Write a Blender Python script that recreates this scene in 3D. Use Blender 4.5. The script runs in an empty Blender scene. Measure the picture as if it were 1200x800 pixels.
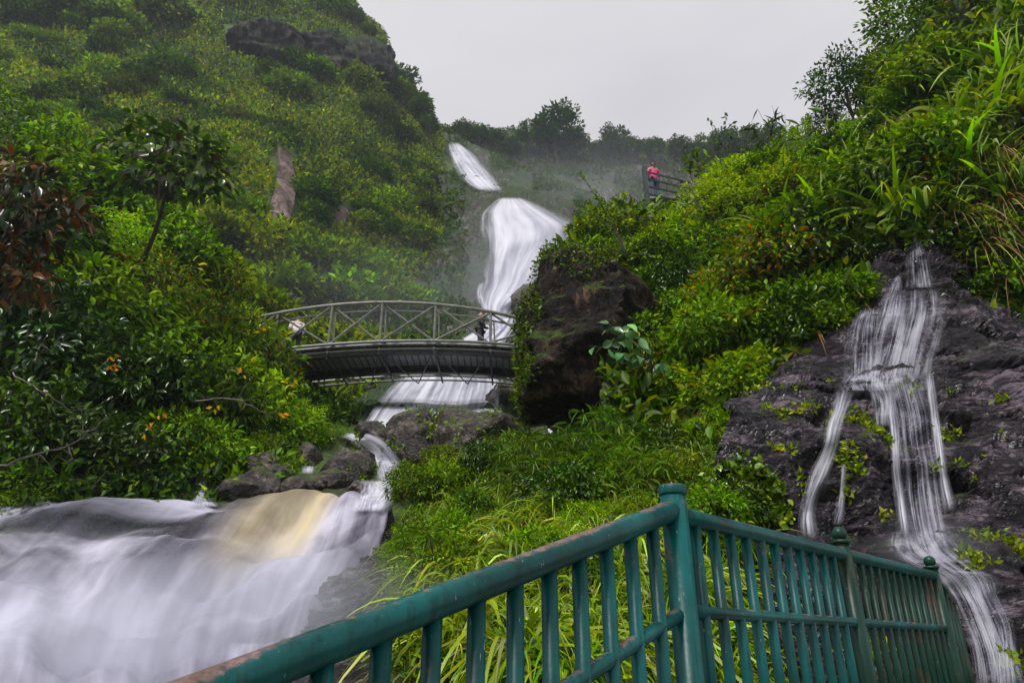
import bpy, math, random
import numpy as np
from mathutils import Vector, Matrix
from mathutils.bvhtree import BVHTree

# ------------------------------------------------------------------ camera model
Z0 = 1.6                      # eye height above the world origin
FPX = 800.0; PITCH = math.radians(24.0)
cP, sP = math.cos(PITCH), math.sin(PITCH)
def ratio(py):
    v = (400.0 - py) / FPX
    return (sP + cP * v) / (cP - sP * v), cP - sP * v
def W(px, py, Y):
    r, fw = ratio(py)
    return (((px - 600.0) / FPX) / fw * Y, Y, r * Y + Z0)
def proj(P):
    P = np.asarray(P, float)
    x, y, z = P[..., 0], P[..., 1], P[..., 2] - Z0
    d = y * cP + z * sP; u = -y * sP + z * cP
    d = np.where(d < .05, .05, d)
    return 600 + FPX * x / d, 400 - FPX * u / d, d
def ray(px, py):
    v = Vector(W(px, py, 1.0)) - Vector((0, 0, Z0)); return v.normalized()
EYE = Vector((0, 0, Z0))
rng = np.random.default_rng(7); random.seed(7)
scene = bpy.context.scene
COL = scene.collection

# ------------------------------------------------------------------ numpy noise
_perm = np.random.default_rng(3).permutation(256).astype(np.int64)
_grad = np.random.default_rng(4).normal(size=(256, 3)); _grad /= np.linalg.norm(_grad, axis=1)[:, None]
def pnoise(P):
    P = np.asarray(P, float); i = np.floor(P).astype(np.int64); f = P - i; u = f * f * f * (f * (f * 6 - 15) + 10)
    out = 0
    for dx in (0, 1):
        for dy in (0, 1):
            for dz in (0, 1):
                h = _perm[(_perm[(_perm[(i[..., 0] + dx) & 255] + i[..., 1] + dy) & 255] + i[..., 2] + dz) & 255]
                g = _grad[h]
                d = g[..., 0] * (f[..., 0] - dx) + g[..., 1] * (f[..., 1] - dy) + g[..., 2] * (f[..., 2] - dz)
                w = (u[..., 0] if dx else 1 - u[..., 0]) * (u[..., 1] if dy else 1 - u[..., 1]) * (u[..., 2] if dz else 1 - u[..., 2])
                out = out + d * w
    return out * 1.6
def fbm(P, oct=4, ridged=False):
    a, s, t = 1., 0., 0.; P = np.asarray(P, float)
    for k in range(oct):
        n = pnoise(P * (2.03 ** k) + 17.3 * k)
        if ridged: n = 1 - 2 * np.abs(n)
        s = s + a * n; t += a; a *= .5
    return s / t

# ------------------------------------------------------------------ mesh helpers
def mesh_np(name, V, Fc, tint=None, smooth=False, uv=None):
    V = np.ascontiguousarray(V, np.float32); Fc = np.ascontiguousarray(Fc, np.int32)
    n, k = Fc.shape
    me = bpy.data.meshes.new(name)
    me.vertices.add(len(V)); me.vertices.foreach_set('co', V.ravel())
    me.loops.add(n * k); me.loops.foreach_set('vertex_index', Fc.ravel())
    me.polygons.add(n); me.polygons.foreach_set('loop_start', np.arange(0, n * k, k, dtype=np.int32))
    try: me.polygons.foreach_set('loop_total', np.full(n, k, np.int32))
    except Exception: pass
    me.update(calc_edges=True)
    if tint is not None:
        a = me.attributes.new('tint', 'FLOAT_COLOR', 'POINT')
        t = np.ones((len(V), 4), np.float32); t[:, :3] = tint; a.data.foreach_set('color', t.ravel())
    if uv is not None:
        l = me.uv_layers.new(name='UVMap'); l.data.foreach_set('uv', np.ascontiguousarray(uv[Fc.ravel()], np.float32).ravel())
    if smooth: me.polygons.foreach_set('use_smooth', np.ones(n, bool))
    me.validate(); return me
class MB:
    """collects quads into one mesh"""
    def __init__(s): s.v = []; s.f = []; s.n = 0
    def add(s, V, F):
        s.v.append(np.asarray(V, float).reshape(-1, 3)); F = np.asarray(F, int)
        if F.shape[1] == 3: F = np.c_[F, F[:, 2]]
        s.f.append(F + s.n); s.n += len(s.v[-1])
    def box(s, c, size, rotz=0, M=None):
        x, y, z = [q / 2 for q in size]
        V = np.array([[-x, -y, -z], [x, -y, -z], [x, y, -z], [-x, y, -z], [-x, -y, z], [x, -y, z], [x, y, z], [-x, y, z]])
        if M is not None: V = V @ np.asarray(M).T
        elif rotz:
            ca, sa = math.cos(rotz), math.sin(rotz); V = V @ np.array([[ca, sa, 0], [-sa, ca, 0], [0, 0, 1]])
        s.add(V + np.array(c), [[0, 3, 2, 1], [4, 5, 6, 7], [0, 1, 5, 4], [1, 2, 6, 5], [2, 3, 7, 6], [3, 0, 4, 7]])
    def beam(s, a, b, w, h):
        a, b = np.array(a, float), np.array(b, float); d = b - a; L = np.linalg.norm(d); d /= L
        up = np.array([0, 0, 1.]) if abs(d[2]) < .95 else np.array([0, 1., 0]); sd = np.cross(d, up); sd /= np.linalg.norm(sd); up = np.cross(sd, d)
        s.box((a + b) / 2, (L, w, h), M=np.stack([d, sd, up], 1))
    def tube(s, pts, rad, n=8, cap=True):
        pts = np.asarray(pts, float); m = len(pts); rad = np.broadcast_to(rad, m)
        T = np.gradient(pts, axis=0); T /= np.linalg.norm(T, axis=1)[:, None] + 1e-9
        ref = np.array([0, 0, 1.]) if abs(T[:, 2]).mean() < .8 else np.array([1., 0, 0])
        A = np.cross(T, ref); A /= np.linalg.norm(A, axis=1)[:, None] + 1e-9; B = np.cross(T, A)
        th = np.linspace(0, 2 * math.pi, n, endpoint=False)
        V = pts[:, None] + rad[:, None, None] * (np.cos(th)[None, :, None] * A[:, None] + np.sin(th)[None, :, None] * B[:, None])
        F = []
        for i in range(m - 1):
            for j in range(n):
                F.append([i * n + j, i * n + (j + 1) % n, (i + 1) * n + (j + 1) % n, (i + 1) * n + j])
        V = V.reshape(-1, 3)
        if cap:
            V = np.vstack([V, pts[:1], pts[-1:]]); c0, c1 = m * n, m * n + 1
            for j in range(n):
                F.append([c0, (j + 1) % n, j, j]); F.append([c1, (m - 1) * n + j, (m - 1) * n + (j + 1) % n, (m - 1) * n + (j + 1) % n])
        s.add(V, F)
    def lathe(s, prof, c, n=16):
        prof = np.asarray(prof, float); m = len(prof); th = np.linspace(0, 2 * math.pi, n, endpoint=False)
        V = np.stack([prof[:, None, 0] * np.cos(th), prof[:, None, 0] * np.sin(th), np.repeat(prof[:, 1:2], n, 1)], -1).reshape(-1, 3) + np.array(c)
        F = [[i * n + j, i * n + (j + 1) % n, (i + 1) * n + (j + 1) % n, (i + 1) * n + j] for i in range(m - 1) for j in range(n)]
        s.add(V, F)
    def mesh(s, name, smooth=False):
        V = np.vstack(s.v); F = np.vstack(s.f)
        me = bpy.data.meshes.new(name)
        me.from_pydata(V.tolist(), [], [([a, b, c] if d == c else [a, b, c, d]) for a, b, c, d in F.tolist()])
        if smooth: me.polygons.foreach_set('use_smooth', np.ones(len(me.polygons), bool))
        me.validate(); return me
def link(name, me, m=None, parent=None):
    o = bpy.data.objects.new(name, me); COL.objects.link(o)
    if m is not None and not me.materials: me.materials.append(m)
    if parent is not None: o.parent = parent
    return o
def tag(o, label=None, cat=None, group=None, kind=None):
    if label: o['label'] = label
    if cat: o['category'] = cat
    if group: o['group'] = group
    if kind: o['kind'] = kind
    return o
def empty(name, loc, rz=0, sc=1):
    o = bpy.data.objects.new(name, None); COL.objects.link(o); o.location = loc; o.rotation_euler = (0, 0, rz)
    o.scale = (sc, sc, sc) if not hasattr(sc, '__len__') else sc; o.empty_display_size = .1
    return o

# ------------------------------------------------------------------ materials
def newmat(name):
    m = bpy.data.materials.new(name); m.use_nodes = True; nt = m.node_tree; nt.nodes.clear()
    out = nt.nodes.new('ShaderNodeOutputMaterial'); return m, nt, out
def N(nt, t, **kw):
    n = nt.nodes.new('ShaderNode' + t)
    for k, v in kw.items():
        if k.startswith('i_'):
            n.inputs[k[2:].replace('_', ' ')].default_value = v
        else: setattr(n, k, v)
    return n
def L(nt, a, b): nt.links.new(a, b)
def ramp(nt, src, stops):
    r = N(nt, 'ValToRGB'); e = r.color_ramp.elements
    while len(e) < len(stops): e.new(.5)
    for q, (p, c) in zip(e, stops):
        q.position = p; q.color = (c, c, c, 1) if not hasattr(c, '__len__') else (*c, 1)
    L(nt, src, r.inputs[0]); return r.outputs[0]
def noise(nt, vec, scale, detail=4, rough=.55, dist=0.):
    n = N(nt, 'TexNoise', i_Scale=scale, i_Detail=detail, i_Roughness=rough, i_Distortion=dist)
    if vec is not None: L(nt, vec, n.inputs['Vector'])
    return n.outputs['Fac']
def math_(nt, op, a, b=None, clamp=False):
    n = N(nt, 'Math', operation=op, use_clamp=clamp)
    for i, q in enumerate((a, b)):
        if q is None: continue
        if isinstance(q, (int, float)): n.inputs[i].default_value = q
        else: L(nt, q, n.inputs[i])
    return n.outputs[0]
def mixc(nt, fac, a, b, mode='MIX'):
    n = N(nt, 'Mix', data_type='RGBA', blend_type=mode)
    for i, q in ((0, fac), (6, a), (7, b)):
        if isinstance(q, (int, float)): n.inputs[i].default_value = q
        elif isinstance(q, tuple): n.inputs[i].default_value = (*q, 1)
        else: L(nt, q, n.inputs[i])
    return n.outputs[2]
def wpos(nt, scale=(1, 1, 1), rot=(0, 0, 0)):
    g = N(nt, 'NewGeometry'); mp = N(nt, 'Mapping'); L(nt, g.outputs['Position'], mp.inputs[0])
    mp.inputs['Scale'].default_value = scale; mp.inputs['Rotation'].default_value = rot
    return mp.outputs[0]

def leaf_material(name, trans=.36, rough=.45, spec=.22, sat=1.08):
    m, nt, out = newmat(name)
    at = N(nt, 'Attribute', attribute_name='tint'); oi = N(nt, 'ObjectInfo')
    hs = N(nt, 'HueSaturation'); L(nt, at.outputs['Color'], hs.inputs['Color'])
    r1 = N(nt, 'MapRange', i_To_Min=.485, i_To_Max=.515); L(nt, oi.outputs['Random'], r1.inputs[0]); L(nt, r1.outputs[0], hs.inputs['Hue'])
    r2 = math_(nt, 'FRACT', math_(nt, 'MULTIPLY', oi.outputs['Random'], 7.13)); r3 = N(nt, 'MapRange', i_To_Min=.72, i_To_Max=1.25); L(nt, r2, r3.inputs[0]); L(nt, r3.outputs[0], hs.inputs['Value'])
    hs.inputs['Saturation'].default_value = sat
    b = N(nt, 'BsdfPrincipled', i_Roughness=rough); b.inputs['Specular IOR Level'].default_value = spec
    L(nt, hs.outputs[0], b.inputs['Base Color'])
    t = N(nt, 'BsdfTranslucent'); c2 = mixc(nt, 1., hs.outputs[0], (1.25, 1.15, .5), 'MULTIPLY'); L(nt, c2, t.inputs[0])
    mx = N(nt, 'MixShader'); mx.inputs[0].default_value = trans
    L(nt, b.outputs[0], mx.inputs[1]); L(nt, t.outputs[0], mx.inputs[2]); L(nt, mx.outputs[0], out.inputs[0])
    return m
M_LEAF = leaf_material('leaf'); M_FAR = leaf_material('far_leaf', .3, .8, .06, 1.1); M_GRASS = leaf_material('grass_blade', .36, .4, .3, 1.05); M_GLOSS = leaf_material('glossy_leaf', .15, .28, .5)

def rock_material(name, cols, moss=.0, rough=(.3, .6), scale=1., stretch=(1, 1, 1), rot=(0, 0, 0), bump=.5, mosscol=(.05, .085, .012), bdist=.05, spec=.5):
    m, nt, out = newmat(name); v = wpos(nt, stretch, rot)
    n1 = noise(nt, v, 1.3 * scale, 8, .62, .6); n2 = noise(nt, v, 6 * scale, 8, .65, .8); n3 = noise(nt, v, 30 * scale, 6, .6)
    mixn = math_(nt, 'ADD', math_(nt, 'MULTIPLY', n1, .55), math_(nt, 'MULTIPLY', n2, .45))
    col = ramp(nt, mixn, [(.39 + .21 * i / (len(cols) - 1), c) for i, c in enumerate(cols)])
    vor = N(nt, 'TexVoronoi', feature='DISTANCE_TO_EDGE', i_Scale=2.2 * scale); 
    wv = N(nt, 'MixRGB'); wv.blend_type = 'ADD'; wv.inputs[0].default_value = .35; L(nt, v, wv.inputs[1])
    nc = N(nt, 'TexNoise', i_Scale=3 * scale); L(nt, v, nc.inputs['Vector']); L(nt, nc.outputs['Color'], wv.inputs[2]); L(nt, wv.outputs[0], vor.inputs['Vector'])
    crack = ramp(nt, vor.outputs[0], [(0., 0.), (.035, 1.)])
    col = mixc(nt, math_(nt, 'MULTIPLY', math_(nt, 'SUBTRACT', 1., crack), .5), col, (.012, .011, .012))
    rg = N(nt, 'MapRange', i_To_Min=rough[0], i_To_Max=rough[1]); L(nt, n2, rg.inputs[0]); rgo = rg.outputs[0]
    if moss > 0:
        g = N(nt, 'NewGeometry'); sx = N(nt, 'SeparateXYZ'); L(nt, g.outputs['Normal'], sx.inputs[0])
        mk = math_(nt, 'ADD', math_(nt, 'MULTIPLY', sx.outputs[2], .55), math_(nt, 'MULTIPLY', noise(nt, v, 2.1, 6, .65), 1.1))
        mk = N(nt, 'MapRange', clamp=True); mk.inputs[1].default_value = 1.12 - moss; mk.inputs[2].default_value = 1.27 - moss
        src = math_(nt, 'ADD', math_(nt, 'MULTIPLY', sx.outputs[2], .5), math_(nt, 'MULTIPLY', noise(nt, v, 2.1, 6, .65), 1.1)); L(nt, src, mk.inputs[0])
        mc = ramp(nt, noise(nt, None if False else v, 9, 6), [(.3, tuple(q * .45 for q in mosscol)), (.7, tuple(q * 1.5 for q in mosscol))])
        col = mixc(nt, mk.outputs[0], col, mc)
        rgo = math_(nt, 'ADD', rgo, math_(nt, 'MULTIPLY', mk.outputs[0], .5), True)
    b = N(nt, 'BsdfPrincipled'); L(nt, col, b.inputs['Base Color']); L(nt, rgo, b.inputs['Roughness']); b.inputs['Specular IOR Level'].default_value = spec
    h = math_(nt, 'ADD', math_(nt, 'MULTIPLY', n2, 1.), math_(nt, 'ADD', math_(nt, 'MULTIPLY', n3, .28), math_(nt, 'MULTIPLY', crack, .18)))
    bp = N(nt, 'Bump'); bp.inputs['Strength'].default_value = bump; bp.inputs['Distance'].default_value = bdist / scale * 2
    L(nt, h, bp.inputs['Height']); L(nt, bp.outputs[0], b.inputs['Normal']); L(nt, b.outputs[0], out.inputs[0]); return m
M_WET = rock_material('wet_rock', [(.005, .004, .005), (.018, .013, .018), (.055, .041, .056), (.27, .21, .265)], .13, (.08, .34), 1.0, (1, 1, 2.4), (.3, .5, 0), 1.0, bdist=.09, spec=.6)  # palest lavender stop paints wet highlights into the rock colour
M_BOULDER = rock_material('boulder_rock', [(.004, .0025, .002), (.010, .006, .005), (.027, .016, .012), (.15, .095, .06)], .36, (.55, .9), 1.1, (1, 1, .55), (0, .6, 0), 1., bdist=.09, spec=.22)
M_CREEK = rock_material('creek_rock', [(.010, .008, .008), (.032, .025, .023), (.09, .07, .062), (.26, .21, .18)], .24, (.25, .6), 1.6, (1, 1, 1.6), (.4, .2, 0), 1., bdist=.08)
M_CLIFF = rock_material('cliff_rock', [(.010, .007, .009), (.034, .025, .028), (.075, .056, .058), (.17, .135, .135)], .42, (.4, .8), .12, (1, 1, .45), (0, .25, 0), 1.0, (.03, .06, .012), .06)
M_SOIL = rock_material('hill_soil', [(.008, .012, .005), (.016, .028, .006), (.03, .05, .01), (.05, .05, .02)], .5, (.8, 1.), .4, (1, 1, 1), (0, 0, 0), .5)
M_SLOPE = rock_material('mountain_turf', [(.015, .025, .006), (.03, .055, .01), (.055, .085, .015), (.09, .075, .04)], .5, (.8, 1.), .12, (1, 1, .8), (0, 0, 0), .5, (.05, .09, .014))

M_CRAG = rock_material('crag_rock', [(.006, .005, .006), (.018, .015, .017), (.045, .037, .040), (.15, .125, .125)], .5, (.7, .95), .2, (1, 1, .4), (0, .4, 0), 1.0, (.03, .06, .012), .06, spec=.15)
def bark_material(name, c1, c2):
    m, nt, out = newmat(name); v = wpos(nt, (1, 1, .3)); n = noise(nt, v, 14, 5)
    b = N(nt, 'BsdfPrincipled', i_Roughness=.8); L(nt, ramp(nt, n, [(.3, c1), (.7, c2)]), b.inputs['Base Color'])
    bp = N(nt, 'Bump'); bp.inputs['Strength'].default_value = .5; bp.inputs['Distance'].default_value = .02; L(nt, n, bp.inputs['Height']); L(nt, bp.outputs[0], b.inputs['Normal'])
    L(nt, b.outputs[0], out.inputs[0]); return m
M_BARK = bark_material('bark', (.02, .015, .012), (.09, .07, .055)); M_PALE = bark_material('pale_bark', (.06, .05, .04), (.2, .17, .14))

def water_material(name, uvs, alpha=(.2, 1.), edge=.15, c1=(.5, .5, .6), c2=(.8, .8, .87), seed=0., tan=False, bump=.3, endfade=.06, lo=.35, hi=.62, bd=.08):
    """silky falling water: bright streaks along the flow (UV v), thinner veils between them"""
    m, nt, out = newmat(name); uv = N(nt, 'UVMap', uv_map='UVMap'); mp = N(nt, 'Mapping'); L(nt, uv.outputs[0], mp.inputs[0])
    mp.inputs['Scale'].default_value = (uvs[0], uvs[1], 1); mp.inputs['Location'].default_value = (seed, seed * 1.7, seed)
    n1 = noise(nt, mp.outputs[0], 1.0, 3, .5, .7); n2 = noise(nt, mp.outputs[0], 3.3, 4, .6, .1); lf = N(nt, 'Mapping'); L(nt, uv.outputs[0], lf.inputs[0]); lf.inputs['Scale'].default_value = (3.2, 3.4, 1); lf.inputs['Location'].default_value = (seed, 2, 0); n0 = noise(nt, lf.outputs[0], 1.0, 4, .55, .6)
    w0 = .6 if tan else .34; st = math_(nt, 'ADD', math_(nt, 'MULTIPLY', n0, w0), math_(nt, 'ADD', math_(nt, 'MULTIPLY', n1, (1 - w0) * .62), math_(nt, 'MULTIPLY', n2, (1 - w0) * .38)))
    sm = N(nt, 'MapRange', interpolation_type='SMOOTHSTEP'); sm.inputs[1].default_value = lo; sm.inputs[2].default_value = hi; L(nt, st, sm.inputs[0])
    a = N(nt, 'MapRange', i_To_Min=alpha[0], i_To_Max=alpha[1]); L(nt, sm.outputs[0], a.inputs[0])
    sx = N(nt, 'SeparateXYZ'); L(nt, uv.outputs[0], sx.inputs[0])
    def fade(q, w):
        e = math_(nt, 'MINIMUM', q, math_(nt, 'SUBTRACT', 1., q)); r = N(nt, 'MapRange', interpolation_type='SMOOTHSTEP'); r.inputs[1].default_value = 0; r.inputs[2].default_value = w; L(nt, e, r.inputs[0]); return r.outputs[0]
    # ragged edges: streaks reach differently far out
    if tan:   # the sheet is thinner over the upper left shallows, dark rock showing through
        tn = N(nt, 'MapRange', interpolation_type='SMOOTHSTEP'); tn.inputs[1].default_value = .40; tn.inputs[2].default_value = .62; tn.inputs[3].default_value = .8; tn.inputs[4].default_value = 0.; L(nt, n0, tn.inputs[0])
        tv = N(nt, 'MapRange', interpolation_type='SMOOTHSTEP'); tv.inputs[1].default_value = .2; tv.inputs[2].default_value = .62; tv.inputs[3].default_value = 1.; tv.inputs[4].default_value = .15; L(nt, sx.outputs[1], tv.inputs[0])
        tu = N(nt, 'MapRange', interpolation_type='SMOOTHSTEP'); tu.inputs[1].default_value = .46; tu.inputs[2].default_value = .60; tu.inputs[3].default_value = 1.; tu.inputs[4].default_value = .08; L(nt, sx.outputs[0], tu.inputs[0]); thin = math_(nt, 'SUBTRACT', 1., math_(nt, 'MULTIPLY', math_(nt, 'MULTIPLY', tn.outputs[0], tv.outputs[0]), tu.outputs[0])); aout = math_(nt, 'MULTIPLY', a.outputs[0], thin)
    else: aout = a.outputs[0]
    al = math_(nt, 'MULTIPLY', aout, math_(nt, 'MULTIPLY', fade(sx.outputs[0] if tan else math_(nt, 'ADD', sx.outputs[0], math_(nt, 'MULTIPLY', math_(nt, 'SUBTRACT', n2, .5), .34)), edge), fade(sx.outputs[1], endfade)))
    col = mixc(nt, sm.outputs[0], c1, c2)
    if tan:   # silt carried by the middle of the stream
        du = math_(nt, 'SUBTRACT', sx.outputs[0], .655); 
        g = math_(nt, 'ADD', math_(nt, 'POWER', math_(nt, 'DIVIDE', du, .13), 2.), math_(nt, 'POWER', math_(nt, 'DIVIDE', math_(nt, 'SUBTRACT', sx.outputs[1], .12), .34), 2.))
        g = N(nt, 'MapRange', interpolation_type='SMOOTHSTEP'); g.inputs[1].default_value = 1.; g.inputs[2].default_value = 0.; g.inputs[3].default_value = 0; g.inputs[4].default_value = .9
        q = math_(nt, 'ADD', math_(nt, 'POWER', math_(nt, 'DIVIDE', du, .15), 2.), math_(nt, 'POWER', math_(nt, 'DIVIDE', math_(nt, 'SUBTRACT', sx.outputs[1], .14), .42), 2.)); L(nt, q, g.inputs[0])
        col = mixc(nt, math_(nt, 'MULTIPLY', g.outputs[0], math_(nt, 'ADD', math_(nt, 'MULTIPLY', n1, .9), math_(nt, 'MULTIPLY', n0, .5)), True), col, (.78, .62, .24))
    d = N(nt, 'BsdfPrincipled', i_Roughness=.45); d.inputs['Specular IOR Level'].default_value = .25; L(nt, col, d.inputs['Base Color'])
    t = N(nt, 'BsdfTranslucent'); L(nt, col, t.inputs[0]); mx = N(nt, 'MixShader'); mx.inputs[0].default_value = .3; L(nt, d.outputs[0], mx.inputs[1]); L(nt, t.outputs[0], mx.inputs[2])
    bp = N(nt, 'Bump'); bp.inputs['Strength'].default_value = bump; bp.inputs['Distance'].default_value = bd; L(nt, st, bp.inputs['Height']); L(nt, bp.outputs[0], d.inputs['Normal'])
    tr = N(nt, 'BsdfTransparent'); m2 = N(nt, 'MixShader'); L(nt, al, m2.inputs[0]); L(nt, tr.outputs[0], m2.inputs[1]); L(nt, mx.outputs[0], m2.inputs[2])
    L(nt, m2.outputs[0], out.inputs[0]); return m

def paint_material(name, base, base2, wear, wearcol, rust=.0):
    m, nt, out = newmat(name); v = wpos(nt); n = noise(nt, v, 5, 9, .68); n2 = noise(nt, v, 60, 5, .6); n3 = noise(nt, v, 3.3, 6, .6)
    col = ramp(nt, n3, [(.35, base), (.65, base2)])
    g = N(nt, 'NewGeometry'); sx = N(nt, 'SeparateXYZ'); L(nt, g.outputs['Normal'], sx.inputs[0])
    s = math_(nt, 'ADD', math_(nt, 'MULTIPLY', math_(nt, 'MAXIMUM', sx.outputs[2], 0.), wear), math_(nt, 'ADD', math_(nt, 'MULTIPLY', n, .9), math_(nt, 'MULTIPLY', n2, .25)))
    mk = N(nt, 'MapRange', interpolation_type='SMOOTHSTEP'); mk.inputs[1].default_value = .93; mk.inputs[2].default_value = 1.08; L(nt, s, mk.inputs[0])
    wc = ramp(nt, n2, [(.35, tuple(q * .6 for q in wearcol)), (.65, wearcol)])
    col = mixc(nt, math_(nt, 'MULTIPLY', mk.outputs[0], .85), col, wc)
    # small chips and scratches
    v2 = wpos(nt, (1, 1, .25)); n4 = noise(nt, v2, 130, 4, .6); mk2 = N(nt, 'MapRange'); mk2.inputs[1].default_value = .69; mk2.inputs[2].default_value = .72; L(nt, n4, mk2.inputs[0])
    col = mixc(nt, math_(nt, 'MULTIPLY', mk2.outputs[0], .75), col, (.42, .44, .42))
    v3 = wpos(nt, (1, 1, .12)); n6 = noise(nt, v3, 55, 5, .6); mk4 = N(nt, 'MapRange'); mk4.inputs[1].default_value = .5; mk4.inputs[2].default_value = .68; L(nt, n6, mk4.inputs[0])
    col = mixc(nt, math_(nt, 'MULTIPLY', mk4.outputs[0], .6), col, tuple(q * .35 for q in base))
    n5 = noise(nt, v, 5, 7, .7); mk3 = N(nt, 'MapRange'); mk3.inputs[1].default_value = .60 - rust; mk3.inputs[2].default_value = .72 - rust; L(nt, n5, mk3.inputs[0])
    col = mixc(nt, math_(nt, 'MULTIPLY', mk3.outputs[0], .8), col, (.075, .04, .018))
    b = N(nt, 'BsdfPrincipled'); L(nt, col, b.inputs['Base Color'])
    b.inputs['Specular IOR Level'].default_value = .26; r = N(nt, 'MapRange', i_To_Min=.26, i_To_Max=.5); L(nt, n, r.inputs[0]); L(nt, r.outputs[0], b.inputs['Roughness'])
    h = math_(nt, 'ADD', n2, math_(nt, 'MULTIPLY', mk2.outputs[0], -.5)); bp = N(nt, 'Bump'); bp.inputs['Strength'].default_value = .35; bp.inputs['Distance'].default_value = .003; L(nt, h, bp.inputs['Height']); L(nt, bp.outputs[0], b.inputs['Normal'])
    L(nt, b.outputs[0], out.inputs[0]); return m
M_PAINT = paint_material('green_paint', (.001, .038, .036), (.001, .10, .10), .49, (.26, .15, .14))
M_PAINT2 = paint_material('worn_green_paint', (.004, .026, .016), (.006, .045, .032), .2, (.14, .10, .07), .06)
M_STEEL = paint_material('bridge_steel', (.14, .145, .125), (.24, .24, .21), .25, (.4, .38, .34), .0)
M_DSTEEL = paint_material('dark_steel', (.06, .055, .058), (.13, .118, .125), .1, (.1, .09, .09), .0)
def simple(name, c, r=.7, metal=0):
    m, nt, out = newmat(name); v = wpos(nt); n = noise(nt, v, 25, 5); b = N(nt, 'BsdfPrincipled', i_Roughness=r, i_Metallic=metal)
    L(nt, ramp(nt, n, [(.3, tuple(q * .75 for q in c)), (.7, tuple(min(1, q * 1.15) for q in c))]), b.inputs['Base Color']); L(nt, b.outputs[0], out.inputs[0]); return m
M_CONC = rock_material('concrete', [(.16, .155, .15), (.24, .23, .22), (.3, .29, .28)], .02, (.7, .9), 2, (1, 1, 1), (0, 0, 0), .3)

def mist_material(name, dens, col=(.84, .86, 1.), nscale=1.2, thr=.42):
    """spray hanging in the air: densest in its middle, thinning to nothing at its edge"""
    m, nt, out = newmat(name); tc = N(nt, 'TexCoord'); v = N(nt, 'VectorMath', operation='LENGTH'); L(nt, tc.outputs['Object'], v.inputs[0])
    r = N(nt, 'MapRange', interpolation_type='SMOOTHSTEP'); r.inputs[1].default_value = 1.; r.inputs[2].default_value = .15; L(nt, v.outputs['Value'], r.inputs[0])
    n = noise(nt, tc.outputs['Object'], nscale, 2, .5, .3); q = N(nt, 'MapRange', interpolation_type='SMOOTHSTEP'); q.inputs[1].default_value = thr - .12; q.inputs[2].default_value = thr + .22; q.inputs[3].default_value = .25; L(nt, n, q.inputs[0])
    d = math_(nt, 'MULTIPLY', math_(nt, 'MULTIPLY', r.outputs[0], q.outputs[0]), dens)
    p = N(nt, 'VolumePrincipled'); p.inputs['Color'].default_value = (*col, 1); p.inputs['Anisotropy'].default_value = .1; L(nt, d, p.inputs['Density']); L(nt, p.outputs[0], out.inputs['Volume']); return m
# ------------------------------------------------------------------ terrain patches
def cr_matrix(n, m):
    """Catmull-Rom resampling matrix from n control points to m samples"""
    A = np.zeros((m, n))
    for k, t in enumerate(np.linspace(0, n - 1, m)):
        i = min(int(t), n - 2); f = t - i
        w = [-.5 * f + f * f - .5 * f ** 3, 1 - 2.5 * f * f + 1.5 * f ** 3, .5 * f + 2 * f * f - 1.5 * f ** 3, -.5 * f * f + .5 * f ** 3]
        for q, ww in zip(range(i - 1, i + 3), w):
            A[k, min(max(q, 0), n - 1)] += ww
    return A
class Patch: pass
def patch(name, net, nr, nk, disp, mat, back=None, down=None, label=None, kind='structure', post=None, uvtop=True, group=None, cat=None):
    """net: rows of (px,py,Y) control points, given as image direction plus a real distance; back/down add rows behind / below"""
    C = np.array([[W(*p) for p in row] for row in net])
    if back is not None: C = np.concatenate([C[:1] + np.array(back), C], 0)
    if down is not None: C = np.concatenate([C, C[-1:] + np.array(down)], 0)
    A, B = cr_matrix(C.shape[0], nr), cr_matrix(C.shape[1], nk)
    G = np.einsum('ri,ijc,kj->rkc', A, C, B)
    def normals(G):
        du = np.gradient(G, axis=1); dv = np.gradient(G, axis=0); n = np.cross(du, dv); n /= np.linalg.norm(n, axis=2)[..., None] + 1e-9
        to = np.array([0, 0, Z0]) - G
        if (n * (nrm(to) * .55 + np.array([0, 0, 1.]))).sum(2).mean() < 0: n = -n
        return n
    n = normals(G)
    for (scale, amp, kindn) in disp:
        sc = np.array(scale) if hasattr(scale, '__len__') else np.array([scale] * 3)
        q = fbm(G / sc, 4, kindn == 'r')
        if kindn == 's': q = np.tanh(q * 3.5)
        G = G + n * (q * amp)[..., None]
    if post is not None: G = post(G)
    n = normals(G)
    V = G.reshape(-1, 3); idx = np.arange(nr * nk).reshape(nr, nk)
    F = np.stack([idx[:-1, :-1], idx[:-1, 1:], idx[1:, 1:], idx[1:, :-1]], -1).reshape(-1, 4)
    # make the faces look toward the eye
    a, b, c = V[F[0, 0]], V[F[0, 1]], V[F[0, 3]]
    fn = np.cross(V[F[:, 1]] - V[F[:, 0]], V[F[:, 3]] - V[F[:, 0]])
    e_ = nrm(np.array([0, 0, Z0]) - V[F[:, 0]]) * .55 + np.array([0, 0, 1.])
    if (fn * e_).sum() < 0: F = F[:, ::-1]
    vv, uu = np.meshgrid(np.linspace(0, 1, nr), np.linspace(0, 1, nk), indexing='ij')
    me = mesh_np(name, V, F, smooth=True, uv=np.stack([uu.ravel(), vv.ravel()], -1))
    p = Patch(); p.obj = link(name, me, mat); tag(p.obj, label, cat, group, kind)
    p.G, p.n, p.V, p.F = G, n, V, F
    ar = np.linalg.norm(np.cross(V[F[:, 1]] - V[F[:, 0]], V[F[:, 3]] - V[F[:, 0]]), axis=1); p.area = ar
    p.bvh = BVHTree.FromPolygons(V.tolist(), F.tolist())
    return p
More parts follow.
